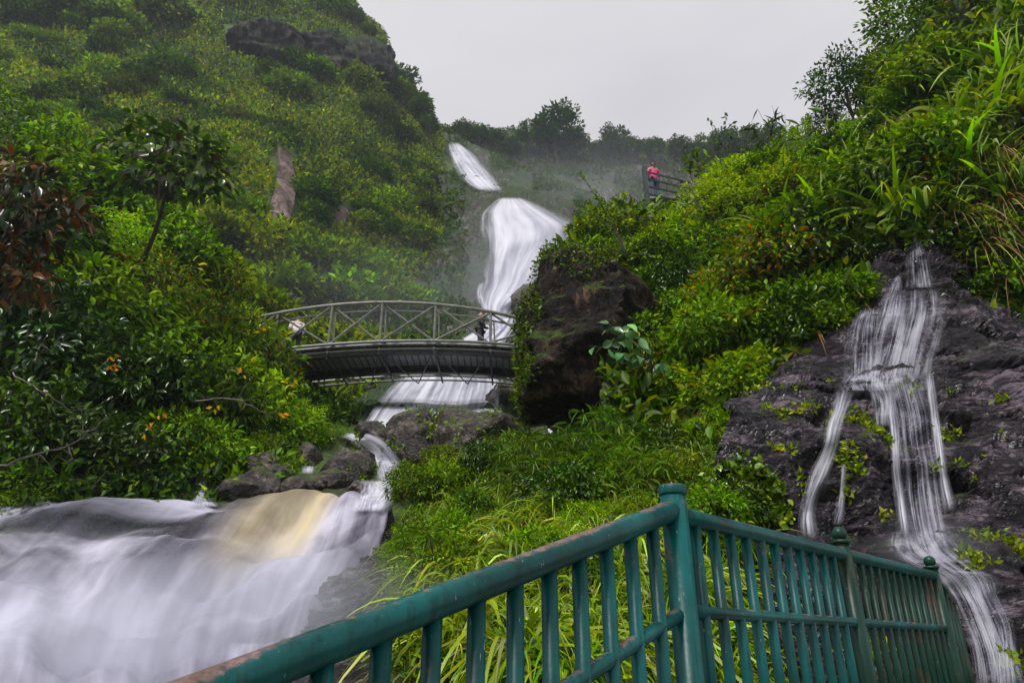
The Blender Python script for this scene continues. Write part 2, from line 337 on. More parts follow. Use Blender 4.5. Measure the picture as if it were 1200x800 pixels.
def hit(p, px, py, default=None):
    ps = p if isinstance(p, (list, tuple)) else [p]; best = None
    d = ray(px, py)
    for q in ps:
        r = q.bvh.ray_cast(EYE, d)
        if r[0] is not None and (best is None or r[3] < best[2]): best = (r[0], r[1], r[3])
    if best is None: return None
    n = best[1]
    if n.dot(d) > 0: n = -n
    return best[0], n
def scatter(p, n, keep=None, margin=(60, 60)):
    """points on a patch, only where the picture (with a margin) can see that patch's area"""
    cx, cy_, cd = proj(p.V[p.F].mean(1)); vis = (cx > -margin[0]) & (cx < 1200 + margin[0]) & (cy_ > -margin[1]) & (cy_ < 800 + margin[1]) & (cd > .3)
    pr = p.area * vis / np.maximum(cd, 1) ** .8; pr = pr / pr.sum(); f = rng.choice(len(p.F), int(n), p=pr); q = p.F[f]
    a, b = rng.random(len(f)), rng.random(len(f))
    P = ((1 - a) * (1 - b))[:, None] * p.V[q[:, 0]] + (a * (1 - b))[:, None] * p.V[q[:, 1]] + (a * b)[:, None] * p.V[q[:, 2]] + ((1 - a) * b)[:, None] * p.V[q[:, 3]]
    nn = np.cross(p.V[q[:, 1]] - p.V[q[:, 0]], p.V[q[:, 3]] - p.V[q[:, 0]]); nn /= np.linalg.norm(nn, axis=1)[:, None] + 1e-9
    if not getattr(p, 'closed', False):
        e = nrm(np.array([0, 0, Z0]) - P) * .55 + np.array([0, 0, 1.]); nn = nn * np.where((nn * e).sum(1) < 0, -1, 1)[:, None]
    px, py, d = proj(P); ok = (px > -margin[0]) & (px < 1200 + margin[0]) & (py > -margin[1]) & (py < 800 + margin[1]) & (d > .3)
    if keep is not None: ok &= keep(P, px, py)
    return P[ok], nn[ok], px[ok], py[ok]

# ------------------------------------------------------------------ leaves and blades
LEAF_V = np.array([[0, 0, 0], [-.5, .38, .06], [0, .42, -.08], [.5, .38, .06], [0, 1, -.22], [-.33, .72, -.02], [.33, .72, -.02], [0, .75, -.13]])
LEAF_F = np.array([[0, 3, 2, 2], [0, 2, 1, 1], [2, 3, 6, 7], [1, 2, 7, 5], [7, 6, 4, 4], [5, 7, 4, 4]])
LF_V = np.array([[0, 0, 0], [-.30, .14, .03], [-.5, .38, .05], [-.40, .66, .0], [0, .2, -.05], [0, .45, -.08], [0, .72, -.13], [.30, .14, .03], [.5, .38, .05], [.40, .66, .0], [0, 1.04, -.27]])
LF_F = np.array([[0, 4, 1], [1, 4, 5], [1, 5, 2], [2, 5, 6], [2, 6, 3], [3, 6, 10], [0, 7, 4], [7, 5, 4], [7, 8, 5], [8, 6, 5], [8, 9, 6], [9, 10, 6]])
QUAD_V = np.array([[0, 0, 0], [-.5, .5, .05], [0, 1, -.1], [.5, .5, .05]]); QUAD_F = np.array([[0, 3, 2, 1]])
TRI_LEAF_V = np.array([[0, 0, 0], [-.5, .42, .06], [0, .45, -.07], [.5, .42, .06], [0, 1, -.2]])
TRI_LEAF_F = np.array([[0, 3, 2], [0, 2, 1], [2, 3, 4], [1, 2, 4]])
def nrm(v): return v / (np.linalg.norm(v, axis=-1)[..., None] + 1e-9)
def leaves(P, D, U, Ln, Wd, tint, kind='tri'):
    """one leaf per point: D along the leaf, U roughly its upper side"""
    TV, TF = {'tri': (TRI_LEAF_V, TRI_LEAF_F), 'quad': (QUAD_V, QUAD_F), 'leaf': (LF_V, LF_F)}[kind]
    D = nrm(D); S = nrm(np.cross(D, U)); Uo = np.cross(S, D); n = len(P)
    V = P[:, None] + TV[None, :, 0:1] * (S * Wd[:, None])[:, None] + TV[None, :, 1:2] * (D * Ln[:, None])[:, None] + TV[None, :, 2:3] * (Uo * Ln[:, None])[:, None]
    F = TF[None] + (np.arange(n) * len(TV))[:, None, None]
    return V.reshape(-1, 3), F.reshape(-1, TF.shape[1]), np.repeat(tint, len(TV), 0)
def blades(P, D, Ln, Wd, droop, tint, seg=5, curl=None):
    """arching grass blades"""
    n = len(P); D = nrm(D); t = np.linspace(0, 1, seg + 1)
    S = nrm(np.cross(D, np.array([0, 0, 1.]) + 1e-3 * rng.normal(size=(n, 3))) + .35 * rng.normal(size=(n, 3)))
    pos = P[:, None] + D[:, None] * (Ln[:, None] * t)[..., None]
    pos[..., 2] -= Ln[:, None] * droop[:, None] * t ** 2
    w = np.clip(np.minimum(1, .55 + t * 2.2) * (1 - t ** 2.2), .03, 1)[None, :, None] * Wd[:, None, None] * .5
    Lf = pos - S[:, None] * w; Rt = pos + S[:, None] * w
    V = np.stack([Lf, Rt], 2).reshape(n, -1, 3)
    f = np.array([[2 * i, 2 * i + 1, 2 * i + 3, 2 * i + 2] for i in range(seg)])
    F = f[None] + (np.arange(n) * 2 * (seg + 1))[:, None, None]
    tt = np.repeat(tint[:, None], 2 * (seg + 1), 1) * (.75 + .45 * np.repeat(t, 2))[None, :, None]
    return V.reshape(-1, 3), F.reshape(-1, 4), tt.reshape(-1, 3)
def pick(cols, n, var=.25, w=None):
    c = np.array(cols, float)[rng.choice(len(cols), n, p=w)]
    return np.clip(c * np.exp(rng.normal(0, var, (n, 1))) * np.exp(rng.normal(0, .08, (n, 3))), 0, .8)
def rdir(n, up=0.):
    v = nrm(rng.normal(size=(n, 3))); v[:, 2] += up; return nrm(v)
GREEN = [(.072, .15, .007), (.11, .21, .009), (.15, .265, .011), (.21, .33, .015)]
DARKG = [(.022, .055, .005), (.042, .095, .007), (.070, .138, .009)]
BRIGHT = [(.17, .32, .010), (.24, .41, .013), (.33, .48, .02)]
YELLG = [(.24, .32, .012), (.34, .39, .016), (.18, .27, .012)]
RUST = [(.24, .10, .012), (.34, .14, .012), (.22, .18, .012), (.10, .17, .01)]
DRY = [(.24, .15, .06), (.18, .095, .035), (.30, .22, .10)]

def foliage(clumps, per, leafL, aspect, spread, cols, var=.28, kind='tri', droop=.35, w=None, centre=None):
    """sprays of leaves around each clump centre, pointing outward and drooping"""
    clumps = np.asarray(clumps, float); n = len(clumps) * per
    c = np.repeat(clumps, per, 0); d = rdir(n, .05); r = rng.random(n) ** .6
    P = c + d * (spread * r)[:, None] * np.array([1, 1, .7])
    D = d.copy()
    if centre is not None: D = D + .6 * nrm(c - np.asarray(centre))
    D[:, 2] -= droop; U = np.array([0, 0, 1.]) + .45 * rng.normal(size=(n, 3))
    if centre is not None: U = U + .5 * nrm(c - np.asarray(centre))
    Ln = leafL * rng.uniform(.6, 1.25, n)
    cl = np.repeat(np.exp(rng.normal(0, .16, (len(clumps), 1))), per, 0)
    return leaves(P, D, U, Ln, Ln * aspect * rng.uniform(.8, 1.2, n), pick(cols, n, var, w) * cl, kind)
def cat(parts):
    V, F, T, o = [], [], [], 0
    for v, f, t in parts: V.append(v); F.append(f + o); T.append(t); o += len(v)
    return np.vstack(V), np.vstack(F), np.vstack(T)
def blob_points(n, R, seed, gaps=.12, low=-.35):
    """clump centres on the uneven shell of a crown of unit-ish size"""
    r0 = np.random.default_rng(seed); d = r0.normal(size=(n * 3, 3)); d = nrm(d); d = d[d[:, 2] > low][:n * 2]
    lobes = fbm(d * 1.7 + seed * 3.1, 3); rad = (1 + .45 * lobes) * (.62 + .38 * r0.random(len(d)) ** .5)
    P = d * rad[:, None] * np.array(R); keep = fbm(d * 3.2 + seed, 2) > -.35 - gaps * 0
    return P[keep][:n]
def stems_to(targets, base, r0, mat_name, wob=.12, n=6, sub=5):
    mb = MB(); base = np.asarray(base, float)
    for q in targets:
        q = np.asarray(q, float); t = np.linspace(0, 1, n)[:, None]; Ln = np.linalg.norm(q - base)
        pts = base + (q - base) * t + np.array([0, 0, 1.]) * (t * (1 - t)) * Ln * .35 + np.sin(t * math.pi) * rng.normal(size=(1, 3)) * wob * Ln * .6 + rng.normal(size=(n, 3)) * Ln * .015 * (t > 0) * (t < 1)
        mb.tube(pts, np.linspace(r0, r0 * .18, n), sub, False)
    return mb.mesh(mat_name, True)

PROTO = {}
def bush_proto(key, seed, R=(1, 1, .8), clumps=170, per=14, leaf=.11, aspect=.45, spread=.19, cols=GREEN, kind='tri', mat=None, var=.28, droop=.35, stems=9, w=None, low=-.4, barkm=None, lift=.55):
    cp = blob_points(clumps, R, seed, low=low); cp[:, 2] += R[2] * lift; inner = cp * .55 + rng.normal(size=cp.shape) * .05
    f = foliage(cp, per, leaf, aspect, spread, cols, var, kind, droop, w, (0, 0, R[2] * .3)); g = foliage(inner[::2], max(4, per // 2), leaf, aspect, spread * 1.3, cols, var, kind, droop, w)
    me = mesh_np('foliage', *cat([f, g])); me.materials.append(mat or M_LEAF)
    ms = stems_to(cp[rng.choice(len(cp), stems, replace=False)] * .92, (0, 0, -.25), .035, 'stem'); ms.materials.append(barkm or M_BARK)
    PROTO[key] = [('foliage', me), ('stem', ms)]
def tree_proto(key, seed, H=5., crown=(1.8, 1.8, 1.5), clumps=120, per=20, leaf=.3, aspect=.6, spread=.45, cols=DARKG, kind='quad', mat=None, trunk=.14, lean=0.):
    cc = np.array([lean, 0, H - crown[2] * .8]); cp = blob_points(clumps, crown, seed, low=-.75) + cc
    me = mesh_np('crown', *cat([foliage(cp, per, leaf, aspect, spread, cols, .25, kind, .1, None, cc), foliage(cp[::2] * .6 + cc * .4, per // 2, leaf, aspect, spread * 1.3, cols, .25, kind, .1)])); me.materials.append(mat or M_FAR)
    mb = MB(); t = np.linspace(0, 1, 8)[:, None]
    top = cc + np.array([0, 0, crown[2] * .3]); pts = np.array([0, 0, -.5]) + (top - np.array([0, 0, -.5])) * t + np.sin(t * 3.1) * rng.normal(size=(1, 3)) * .12 * H * .3
    mb.tube(pts, np.linspace(trunk, trunk * .35, 8), 7)
    for q in cp[rng.choice(len(cp), 8, replace=False)]:
        a = pts[rng.integers(3, 7)]; tt = np.linspace(0, 1, 5)[:, None]
        mb.tube(a + (q - a) * tt + np.array([0, 0, .2]) * tt * (1 - tt) * H * .3, np.linspace(trunk * .45, trunk * .1, 5), 5, False)
    mt = mb.mesh('trunk', True); mt.materials.append(M_BARK)
    PROTO[key] = [('crown', me), ('trunk', mt)]
def tuft_proto(key, n=60, Ln=(.4, .8), Wd=(.012, .024), cols=GREEN, droop=(.3, .9), spread=.5, base=.06, mat=None, var=.25, part='blades', seg=5):
    a = rng.uniform(0, 2 * math.pi, n); lean = rng.uniform(.1, 1, n) ** .7 * spread
    D = np.stack([np.cos(a) * lean, np.sin(a) * lean, np.ones(n) * rng.uniform(.5, 1, n)], -1)
    P = np.stack([np.cos(a) * base * rng.random(n), np.sin(a) * base * rng.random(n), np.zeros(n) - .03], -1)
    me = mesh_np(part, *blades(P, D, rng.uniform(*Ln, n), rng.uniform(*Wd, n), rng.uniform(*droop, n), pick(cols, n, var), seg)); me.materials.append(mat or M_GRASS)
    PROTO[key] = [(part, me)]
def fern_proto(key, n=9, Ln=.9, cols=BRIGHT, leaf=.14, mat=None, asp=.22, droop=.55):
    """rosette of arching fronds, each with rows of narrow leaflets"""
    P, D, U, Lg = [], [], [], []
    mb = MB()
    for i in range(n):
        a = i * 2.4 + rng.normal() * .2; le = rng.uniform(.5, 1.0); d = np.array([math.cos(a) * le, math.sin(a) * le, rng.uniform(.6, 1.1)]); d /= np.linalg.norm(d); LL = Ln * rng.uniform(.7, 1.15)
        pts = []
        for t in np.linspace(0, 1, 17):
            p = d * LL * t; p[2] -= LL * droop * t * t; pts.append(p)
        pts = np.array(pts); mb.tube(pts[::4], np.linspace(.007, .002, 5), 4, False)
        T = np.gradient(pts, axis=0); T = nrm(T); S = nrm(np.cross(T, [0, 0, 1.]))
        for j in range(2, 17):
            for s in (-1, 1):
                P.append(pts[j]); D.append(S[j] * s + T[j] * .55 + rng.normal(size=3) * .12); U.append(np.cross(S[j], T[j]) + rng.normal(size=3) * .2); Lg.append(leaf * (1.15 - j / 17 * .85) * rng.uniform(.85, 1.1))
    P, D, U, Lg = map(np.array, (P, D, U, Lg))
    me = mesh_np('fronds', *leaves(P, D, U, Lg, Lg * asp, pick(cols, len(P), .15))); me.materials.append(mat or M_LEAF)
    ms = mb.mesh('stem', True); ms.materials.append(M_BARK); PROTO[key] = [('fronds', me), ('stem', ms)]
def place(key, name, loc, sc, label, cat_, group=None, rz=None, tilt=(0, 0)):
    o = empty(name, loc, rng.uniform(0, 6.28) if rz is None else rz, sc); o.rotation_euler[0] = tilt[0]; o.rotation_euler[1] = tilt[1]
    tag(o, label, cat_, group)
    for nm, me in PROTO[key]:
        c = bpy.data.objects.new(nm, me); COL.objects.link(c); c.parent = o
    return o
def place1(key, name, loc, sc, label, cat_, group=None, rz=None, tilt=(0, 0)):
    """a small copy that is a single mesh"""
    o = bpy.data.objects.new(name, PROTO[key][0][1]); COL.objects.link(o); o.location = loc
    o.rotation_euler = (tilt[0], tilt[1], rng.uniform(0, 6.28) if rz is None else rz); o.scale = (sc,) * 3 if not hasattr(sc, '__len__') else sc
    return tag(o, label, cat_, group)

# ------------------------------------------------------------------ rocks
def ico(sub):
    import bmesh
    bm = bmesh.new(); bmesh.ops.create_icosphere(bm, subdivisions=sub, radius=1.0)
    V = np.array([v.co[:] for v in bm.verts]); F = np.array([[v.index for v in f.verts] for f in bm.faces]); bm.free(); return V, F
ICO = {k: ico(k) for k in (4, 5, 6)}
def rock(name, outline, Y, depth, mat, label, seed=0, sub=5, cuts=20, amp=.11, cat_='boulder', group=None, tiltY=0.):
    """boulder whose silhouette roughly follows the outline and that is `depth` metres thick"""
    O = np.array([W(x, y, Y) for x, y in outline]); C = O.mean(0); rel = O - C
    ang = np.arctan2(rel[:, 2], rel[:, 0]); r = np.hypot(rel[:, 0], rel[:, 2]); o = np.argsort(ang); ang, r = ang[o], r[o]
    ang = np.r_[ang - 2 * np.pi, ang, ang + 2 * np.pi]; r = np.r_[r, r, r]
    S, F = ICO[sub]; th = np.arctan2(S[:, 2], S[:, 0]); R = np.interp(th, ang, r); m = r.mean()
    lr = np.random.default_rng(seed + 11); Q = S.copy()
    for _ in range(cuts):
        n = nrm(lr.normal(size=3)); dd = lr.uniform(.62, .9); ex = np.maximum(0, Q @ n - dd); Q -= n * ex[:, None] * .92
    wgt = np.maximum(np.linalg.norm(Q, axis=1), .5)[:, None]
    V = np.stack([Q[:, 0] * R, Q[:, 1] * depth * .5, Q[:, 2] * R], -1)
    ns = nrm(S)
    V += ns * (fbm(V / (m * np.array([.9, .9, .5])) + seed, 6, True) * amp * m)[:, None] + ns * (fbm(V / (m * np.array([.22, .22, .1])) + seed * 2, 4, True) * amp * .45 * m)[:, None]
    V[:, 1] += V[:, 2] * tiltY
    p = Patch(); me = mesh_np(name, V, F, smooth=True); p.obj = link(name, me, mat); p.obj.location = C; tag(p.obj, label, cat_, group)
    p.closed = True; p.V = V + C; p.F = np.c_[F, F[:, 2]]; q = p.V
    p.area = np.linalg.norm(np.cross(q[F[:, 1]] - q[F[:, 0]], q[F[:, 2]] - q[F[:, 0]]), axis=1)
    p.bvh = BVHTree.FromPolygons(p.V.tolist(), F.tolist()); return p
# ================================================================== TERRAIN
hill = patch('mountain_slope', [
 [(-260,-190,92),(-60,-170,96),(120,-130,100),(290,-70,104),(395,-4,108),(440,42,108),(458,96,106),(505,158,104),(528,200,100),(560,228,92),(585,262,80)],
 [(-260,0,70),(-60,10,72),(120,40,75),(290,70,80),(380,95,84),(425,125,86),(450,160,86),(490,215,84),(515,245,82),(545,270,76),(562,300,68)],
 [(-260,180,46),(-60,190,46),(120,220,48),(270,240,52),(350,250,58),(400,265,62),(440,285,64),(480,300,64),(510,310,63),(540,330,60),(560,350,55)],
 [(-260,340,28),(-60,345,28),(120,350,31),(250,350,36),(320,360,42),(380,370,46),(420,375,48),(460,380,49),(500,390,49),(540,400,47),(560,410,44)],
 [(-260,500,20),(-60,500,21),(120,480,24),(250,470,27),(320,470,30),(380,478,31),(410,480,32),(440,470,35),(455,462,37),(470,470,37),(480,480,36)]],
 150, 190, [(22, 3.0, 'n'), (7, 1.1, 'n'), (2.2, .45, 'r')], M_SLOPE, back=(-25, 22, -6), down=(0, -1, -4))
ridge = patch('far_ridge', [
 [(460,172,132),(520,160,132),(590,166,134),(660,176,135),(740,180,133),(830,182,130),(930,172,128),(1080,150,128),(1300,130,126)],
 [(460,200,118),(530,205,116),(590,208,112),(650,208,110),(740,225,110),(830,240,110),(930,250,110),(1080,250,110),(1300,250,110)],
 [(470,240,104),(540,240,100),(590,245,94),(650,250,92),(740,280,92),(830,300,92),(930,320,92),(1080,330,92),(1300,330,92)],
 [(470,330,84),(540,330,80),(590,330,76),(660,330,74),(740,350,72),(830,380,70),(930,400,70),(1080,420,70),(1300,430,70)]],
 90, 130, [(20, 3.0, 'n'), (6, 1.6, 'r'), (2, .6, 'r')], M_CLIFF, back=(0, 30, -8))
falls_rock = patch('waterfall_cliff', [
 [(500,162,108),(530,165,106),(556,175,104),(590,195,103),(625,215,103),(680,260,103)],
 [(505,200,96),(545,205,93),(575,214,90),(605,217,89),(660,228,91),(740,270,94)],
 [(520,232,76),(566,236,72),(597,230,70),(630,238,70),(690,256,73),(800,300,76)],
 [(520,290,66),(568,292,62),(605,296,61),(645,302,62),(700,318,66),(800,340,66)],
 [(470,362,54),(556,360,51),(590,360,49),(625,356,51),(690,370,55),(800,400,56)],
 [(420,425,43),(490,430,40),(550,430,39),(605,430,39),(690,440,43),(800,460,44)],
 [(400,500,30),(460,500,28),(530,500,27),(600,500,27),(690,520,30),(800,540,30)],
 [(380,530,22),(450,530,21),(520,530,21),(600,530,21),(690,550,22),(800,560,22)]],
 170, 110, [(9, 1.4, 'n'), (3.2, 1.0, 'r'), (1.1, .35, 'r')], M_CLIFF, back=(0, 12, -2))
def lookout(G):
    # the ground dips in front of the lookout
    x, y, d = proj(G); m = np.exp(-((x - 776) / 48) ** 2) * np.clip((G[..., 1] - 16) / 1.5, 0, 1) * (G[..., 1] < 24); G[..., 2] -= .7 * m; return G
slope = patch('right_hillside', [
 [(672,330,16.5),(735,268,18.5),(800,246,19),(870,218,18.5),(940,206,17.5),(1010,180,16.5),(1080,110,15.5),(1150,0,15),(1260,-100,14.5),(1420,-180,14.5)],
 [(690,350,14.8),(755,320,15.4),(820,295,15.2),(880,284,14.4),(945,270,13.6),(1010,238,13),(1080,182,12.4),(1150,100,12),(1260,20,11.4),(1420,-40,11.2)],
 [(705,430,12.9),(780,410,13),(830,388,12.6),(880,366,12.1),(945,336,11.4),(1005,305,11.1),(1078,246,10.9),(1150,236,10.5),(1260,206,9.9),(1420,186,9.5)],
 [(715,505,11.5),(785,485,11.1),(835,465,10.6),(880,448,10.2),(940,412,10.2),(1000,352,10.4),(1076,282,10.8),(1145,340,10.3),(1260,390,9.8),(1420,395,9.4)],
 [(725,560,10.3),(790,545,9.8),(835,520,9.3),(880,490,9.4),(945,450,9.8),(1000,410,10.3),(1076,390,10.8),(1145,405,10.3),(1260,440,9.9),(1420,445,9.5)]],
 130, 170, [(2.6, .55, 's'), (1.1, .30, 's'), (.6, .1, 'r')], M_SOIL, back=(2, 9, -.3), down=(0, -.3, -2), post=lookout)
def ledge(G):
    # bulging, rounded masses cut by slanting cracks and a few broken steps
    V = G.reshape(-1, 3); w = fbm(V / 1.4 + 4, 3)
    s = V[:, 2] * .9 + .38 * V[:, 0] + .55 * w; f = (s * 1.15) % 1.0
    V[:, 1] += .16 * (np.minimum(f * 1.25, 1) ** .7 - .5) * np.clip(fbm(V / 1.7 + 9, 2) * 2 + .55, 0, 1.2)
    q = V @ np.array([[.8, .2, -.5], [0, 1, 0], [.6, -.1, .8]]); r = fbm(q / np.array([.9, .9, .28]) + 2, 5, True)
    V[:, 1] += .10 * (r - .1); V[:, 1] -= .22 * np.tanh(2.5 * fbm(V / 1.1 + 21, 2))
    return V.reshape(G.shape)
rrock = patch('rock_face', [
 [(900,452,10),(960,385,10.2),(1020,322,10.4),(1075,266,10.7),(1125,318,10.4),(1200,368,10),(1400,378,9.4)],
 [(900,458,9.2),(955,420,9.4),(1015,380,9.5),(1070,340,9.7),(1125,362,9.5),(1200,398,9.1),(1400,402,8.6)],
 [(862,472,8.3),(945,453,8.5),(1015,444,8.6),(1070,434,8.6),(1125,426,8.5),(1200,419,8.2),(1400,408,7.7)],
 [(856,484,7.3),(940,464,7.4),(1015,452,7.4),(1070,442,7.4),(1125,434,7.3),(1200,424,7.0),(1400,413,6.6)],
 [(835,540,7.0),(930,530,6.95),(1015,530,6.9),(1070,525,6.9),(1125,520,6.85),(1200,510,6.6),(1400,500,6.2)],
 [(828,620,6.7),(920,620,6.65),(1000,630,6.6),(1070,636,6.6),(1130,632,6.5),(1200,620,6.2),(1400,600,5.8)],
 [(838,660,6.3),(920,662,6.1),(1000,660,5.9),(1070,650,5.75),(1130,656,5.7),(1200,676,5.6),(1400,690,5.3)],
 [(855,760,5.9),(930,760,5.8),(1010,755,5.6),(1080,742,5.4),(1140,740,5.3),(1200,748,5.2),(1400,760,5.0)],
 [(870,900,5.3),(950,900,5.2),(1030,900,5.1),(1090,900,5.0),(1150,900,4.9),(1220,900,4.8),(1400,900,4.6)]],
 260, 220, [(1.8, .12, 'n'), ((.6, .6, .26), .14, 'r'), ((.18, .18, .06), .045, 'r')], M_WET, down=(0, 0, -1.5), post=ledge)
bank = patch('grassy_bank', [
 [(462,572,13.8),(505,560,13.8),(560,540,13.8),(620,520,13.4),(700,515,12.4),(780,525,10.6),(870,520,9.4)],
 [(466,620,11.6),(505,600,11.6),(560,590,11.2),(630,575,10.6),(710,570,9.7),(790,568,8.7),(870,568,8)],
 [(474,680,8.4),(515,665,8.2),(570,650,7.9),(640,640,7.5),(720,640,7.1),(800,640,6.8),(890,640,6.6)],
 [(470,750,6.1),(515,740,5.9),(580,735,5.7),(650,735,5.5),(730,740,5.3),(810,740,5.4),(905,745,5.7)],
 [(455,890,4.0),(515,885,3.9),(590,880,3.9),(660,880,3.9),(750,880,4.1),(830,890,4.4),(930,900,5.0)]],
 110, 110, [(2, .35, 'n'), (.8, .20, 's')], M_SOIL, back=(0, 1.5, -.3), down=(0, -.8, -1.6))
shore = patch('shore_rock', [
 [(425,640,12.4),(450,632,12.2),(478,622,12)],
 [(405,668,10.9),(440,660,10.6),(476,648,10.4)],
 [(372,705,8.7),(425,695,8.3),(476,684,8.2)],
 [(335,770,6.3),(410,755,6.0),(478,744,5.9)],
 [(300,890,4.2),(400,880,3.9),(490,870,3.9)]],
 150, 70, [(1.5, .12, 'n'), ((.7, .7, .3), .14, 'r'), (.2, .03, 'r')], M_WET, down=(0, -.5, -1.2))
lbank = patch('left_bank', [
 [(-200,60,22),(0,120,22),(90,190,22),(170,280,22.5),(250,350,23),(320,420,23.5),(370,470,24),(420,500,24)],
 [(-200,300,16),(0,330,16),(100,370,16.5),(190,410,17.5),(265,450,18.5),(330,480,19.5),(370,505,20),(410,515,20)],
 [(-200,500,13),(0,500,13.2),(100,505,13.8),(190,520,14.6),(265,535,16),(330,540,17),(370,545,17.5),(400,540,18)],
 [(-200,612,11.8),(0,598,12.1),(80,586,12.8),(190,596,13.6),(270,594,14.2),(330,584,15),(370,566,16),(395,550,17)]],
 90, 110, [(3, .5, 'n'), (1, .2, 'r')], M_SOIL, back=(-2, 6, 1), down=(0, 0, -1.8))
RIV = [
 [(-60,592,12),(60,580,12.6),(180,592,12.9),(290,594,13.2),(380,585,13.4),(430,580,13.6),(464,577,13.7)],
 [(-150,612,11),(0,600,11.5),(130,614,11.8),(240,608,12.5),(345,600,12.9),(408,596,13.1),(458,592,13.2)],
 [(-250,645,9.5),(-60,645,9.5),(70,655,9.8),(190,652,10.2),(298,640,10.9),(378,640,11.2),(446,640,11.6)],
 [(-350,690,8),(-130,690,8),(10,700,8),(140,702,8.2),(255,700,8.6),(338,700,8.8),(410,690,9.2)],
 [(-450,760,6),(-200,760,6),(-30,765,6),(110,765,6.1),(232,768,6.2),(312,768,6.3),(376,760,6.5)],
 [(-500,880,4),(-260,870,4),(-60,870,4),(100,870,4),(222,870,4.1),(300,870,4.2),(345,870,4.4)]]
riverbed = patch('riverbed', RIV, 90, 110, [(1.6, .22, 'r'), (.5, .08, 'r')], M_WET, back=(0, 1.2, .1), down=(0, -1.5, -.6), post=lambda G: G - np.array([0, 0, .72]))
# bare crags showing through the growth of the mountain slope
def crag(outline, lab, seed, depth=8, dY=.3):
    c = np.mean(outline, 0); h = hit(hill, *c)
    return rock('crag', outline, h[0][1] + dY, depth, M_CRAG, lab, seed, 5, 26, .26, 'crag', None, float(np.clip(-h[1].z / h[1].y, .2, 1.4)))
crags = [crag([(268,42),(300,30),(335,40),(352,62),(330,84),(295,80)], 'grey crag at the upper left end of the bare cliff band', 31, 9),
 crag([(335,44),(372,38),(408,52),(418,80),(385,96),(350,80)], 'grey crag in the middle of the bare cliff band', 32, 9),
 crag([(402,46),(435,40),(458,70),(460,102),(430,104),(408,84)], 'grey crag at the right end of the bare cliff band', 33, 9)]
def flow(G):
    # long smooth swells along the current, with hollows across it where the bed drops
    nr, nk, _ = G.shape; v, u = np.meshgrid(np.linspace(0, 1, nr), np.linspace(0, 1, nk), indexing='ij')
    z = np.zeros_like(u); q = np.stack([u * 11, v * 3.2, z], -1); q2 = np.stack([u * 26, v * 3.5, z + 5], -1); q3 = np.stack([u * 4.5, v * 7.5, z + 9], -1)
    q4 = np.stack([u * 3.2 + .8 * v, v * 5.2, z + 13], -1)
    q5 = np.stack([u * 7 + 3, v * 2.5, z + 3], -1); G[..., 2] += .30 * fbm(q5, 2) - .25 * np.exp(-((v - .30) / .1) ** 2) * (u > .5) * np.sin(np.clip((u - .5) * 2, 0, 1) * math.pi) + .12 * np.exp(-((v - .12) / .07) ** 2)
    G[..., 2] += .16 * fbm(q, 2) + .03 * fbm(q2, 2) + .42 * fbm(q4, 2) * np.clip(v * 5, 0, 1) + .12 * fbm(q3, 2) * np.clip(v * 6, 0, 1)
    return G
M_RIVER = water_material('rapids_water', (13, 1.5), (.5, 1.), .02, (.13, .12, .18), (.76, .74, .90), 2.3, True, .35, .022, .31, .64, .12)  # dark first tone paints shading between the swells, where daylight leaves them flat
river = patch('river_rapids', RIV, 220, 260, [], M_RIVER, post=flow, label='white silky river water rushing down the rapids', kind='structure')
# water lip rolling over from the pool above, and the creek bed behind it
creekbed = patch('creek_bed', [
 [(330,505,24),(400,505,23.5),(460,505,23),(540,505,22.5),(640,500,22)],
 [(300,545,18),(370,545,17.5),(440,545,17),(520,545,16.5),(640,540,16)],
 [(200,584,14.6),(300,584,14.6),(400,584,14.4),(470,584,14.3),(560,580,14.2)],
 [(200,602,13.3),(300,602,13.7),(400,600,13.9),(470,598,13.8),(560,596,13.8)]],
 60, 80, [(1.6, .2, 'r'), (.5, .08, 'r')], M_CREEK, down=(0, -.2, -1.2))
ground_me = mesh_np('ground', np.array([[-185, -185, -6.], [185, -185, -6.], [185, 185, -6.], [-185, 185, -6.]]), np.array([[0, 1, 2, 3]]))
tag(link('ground', ground_me, M_SOIL), None, None, None, 'structure')

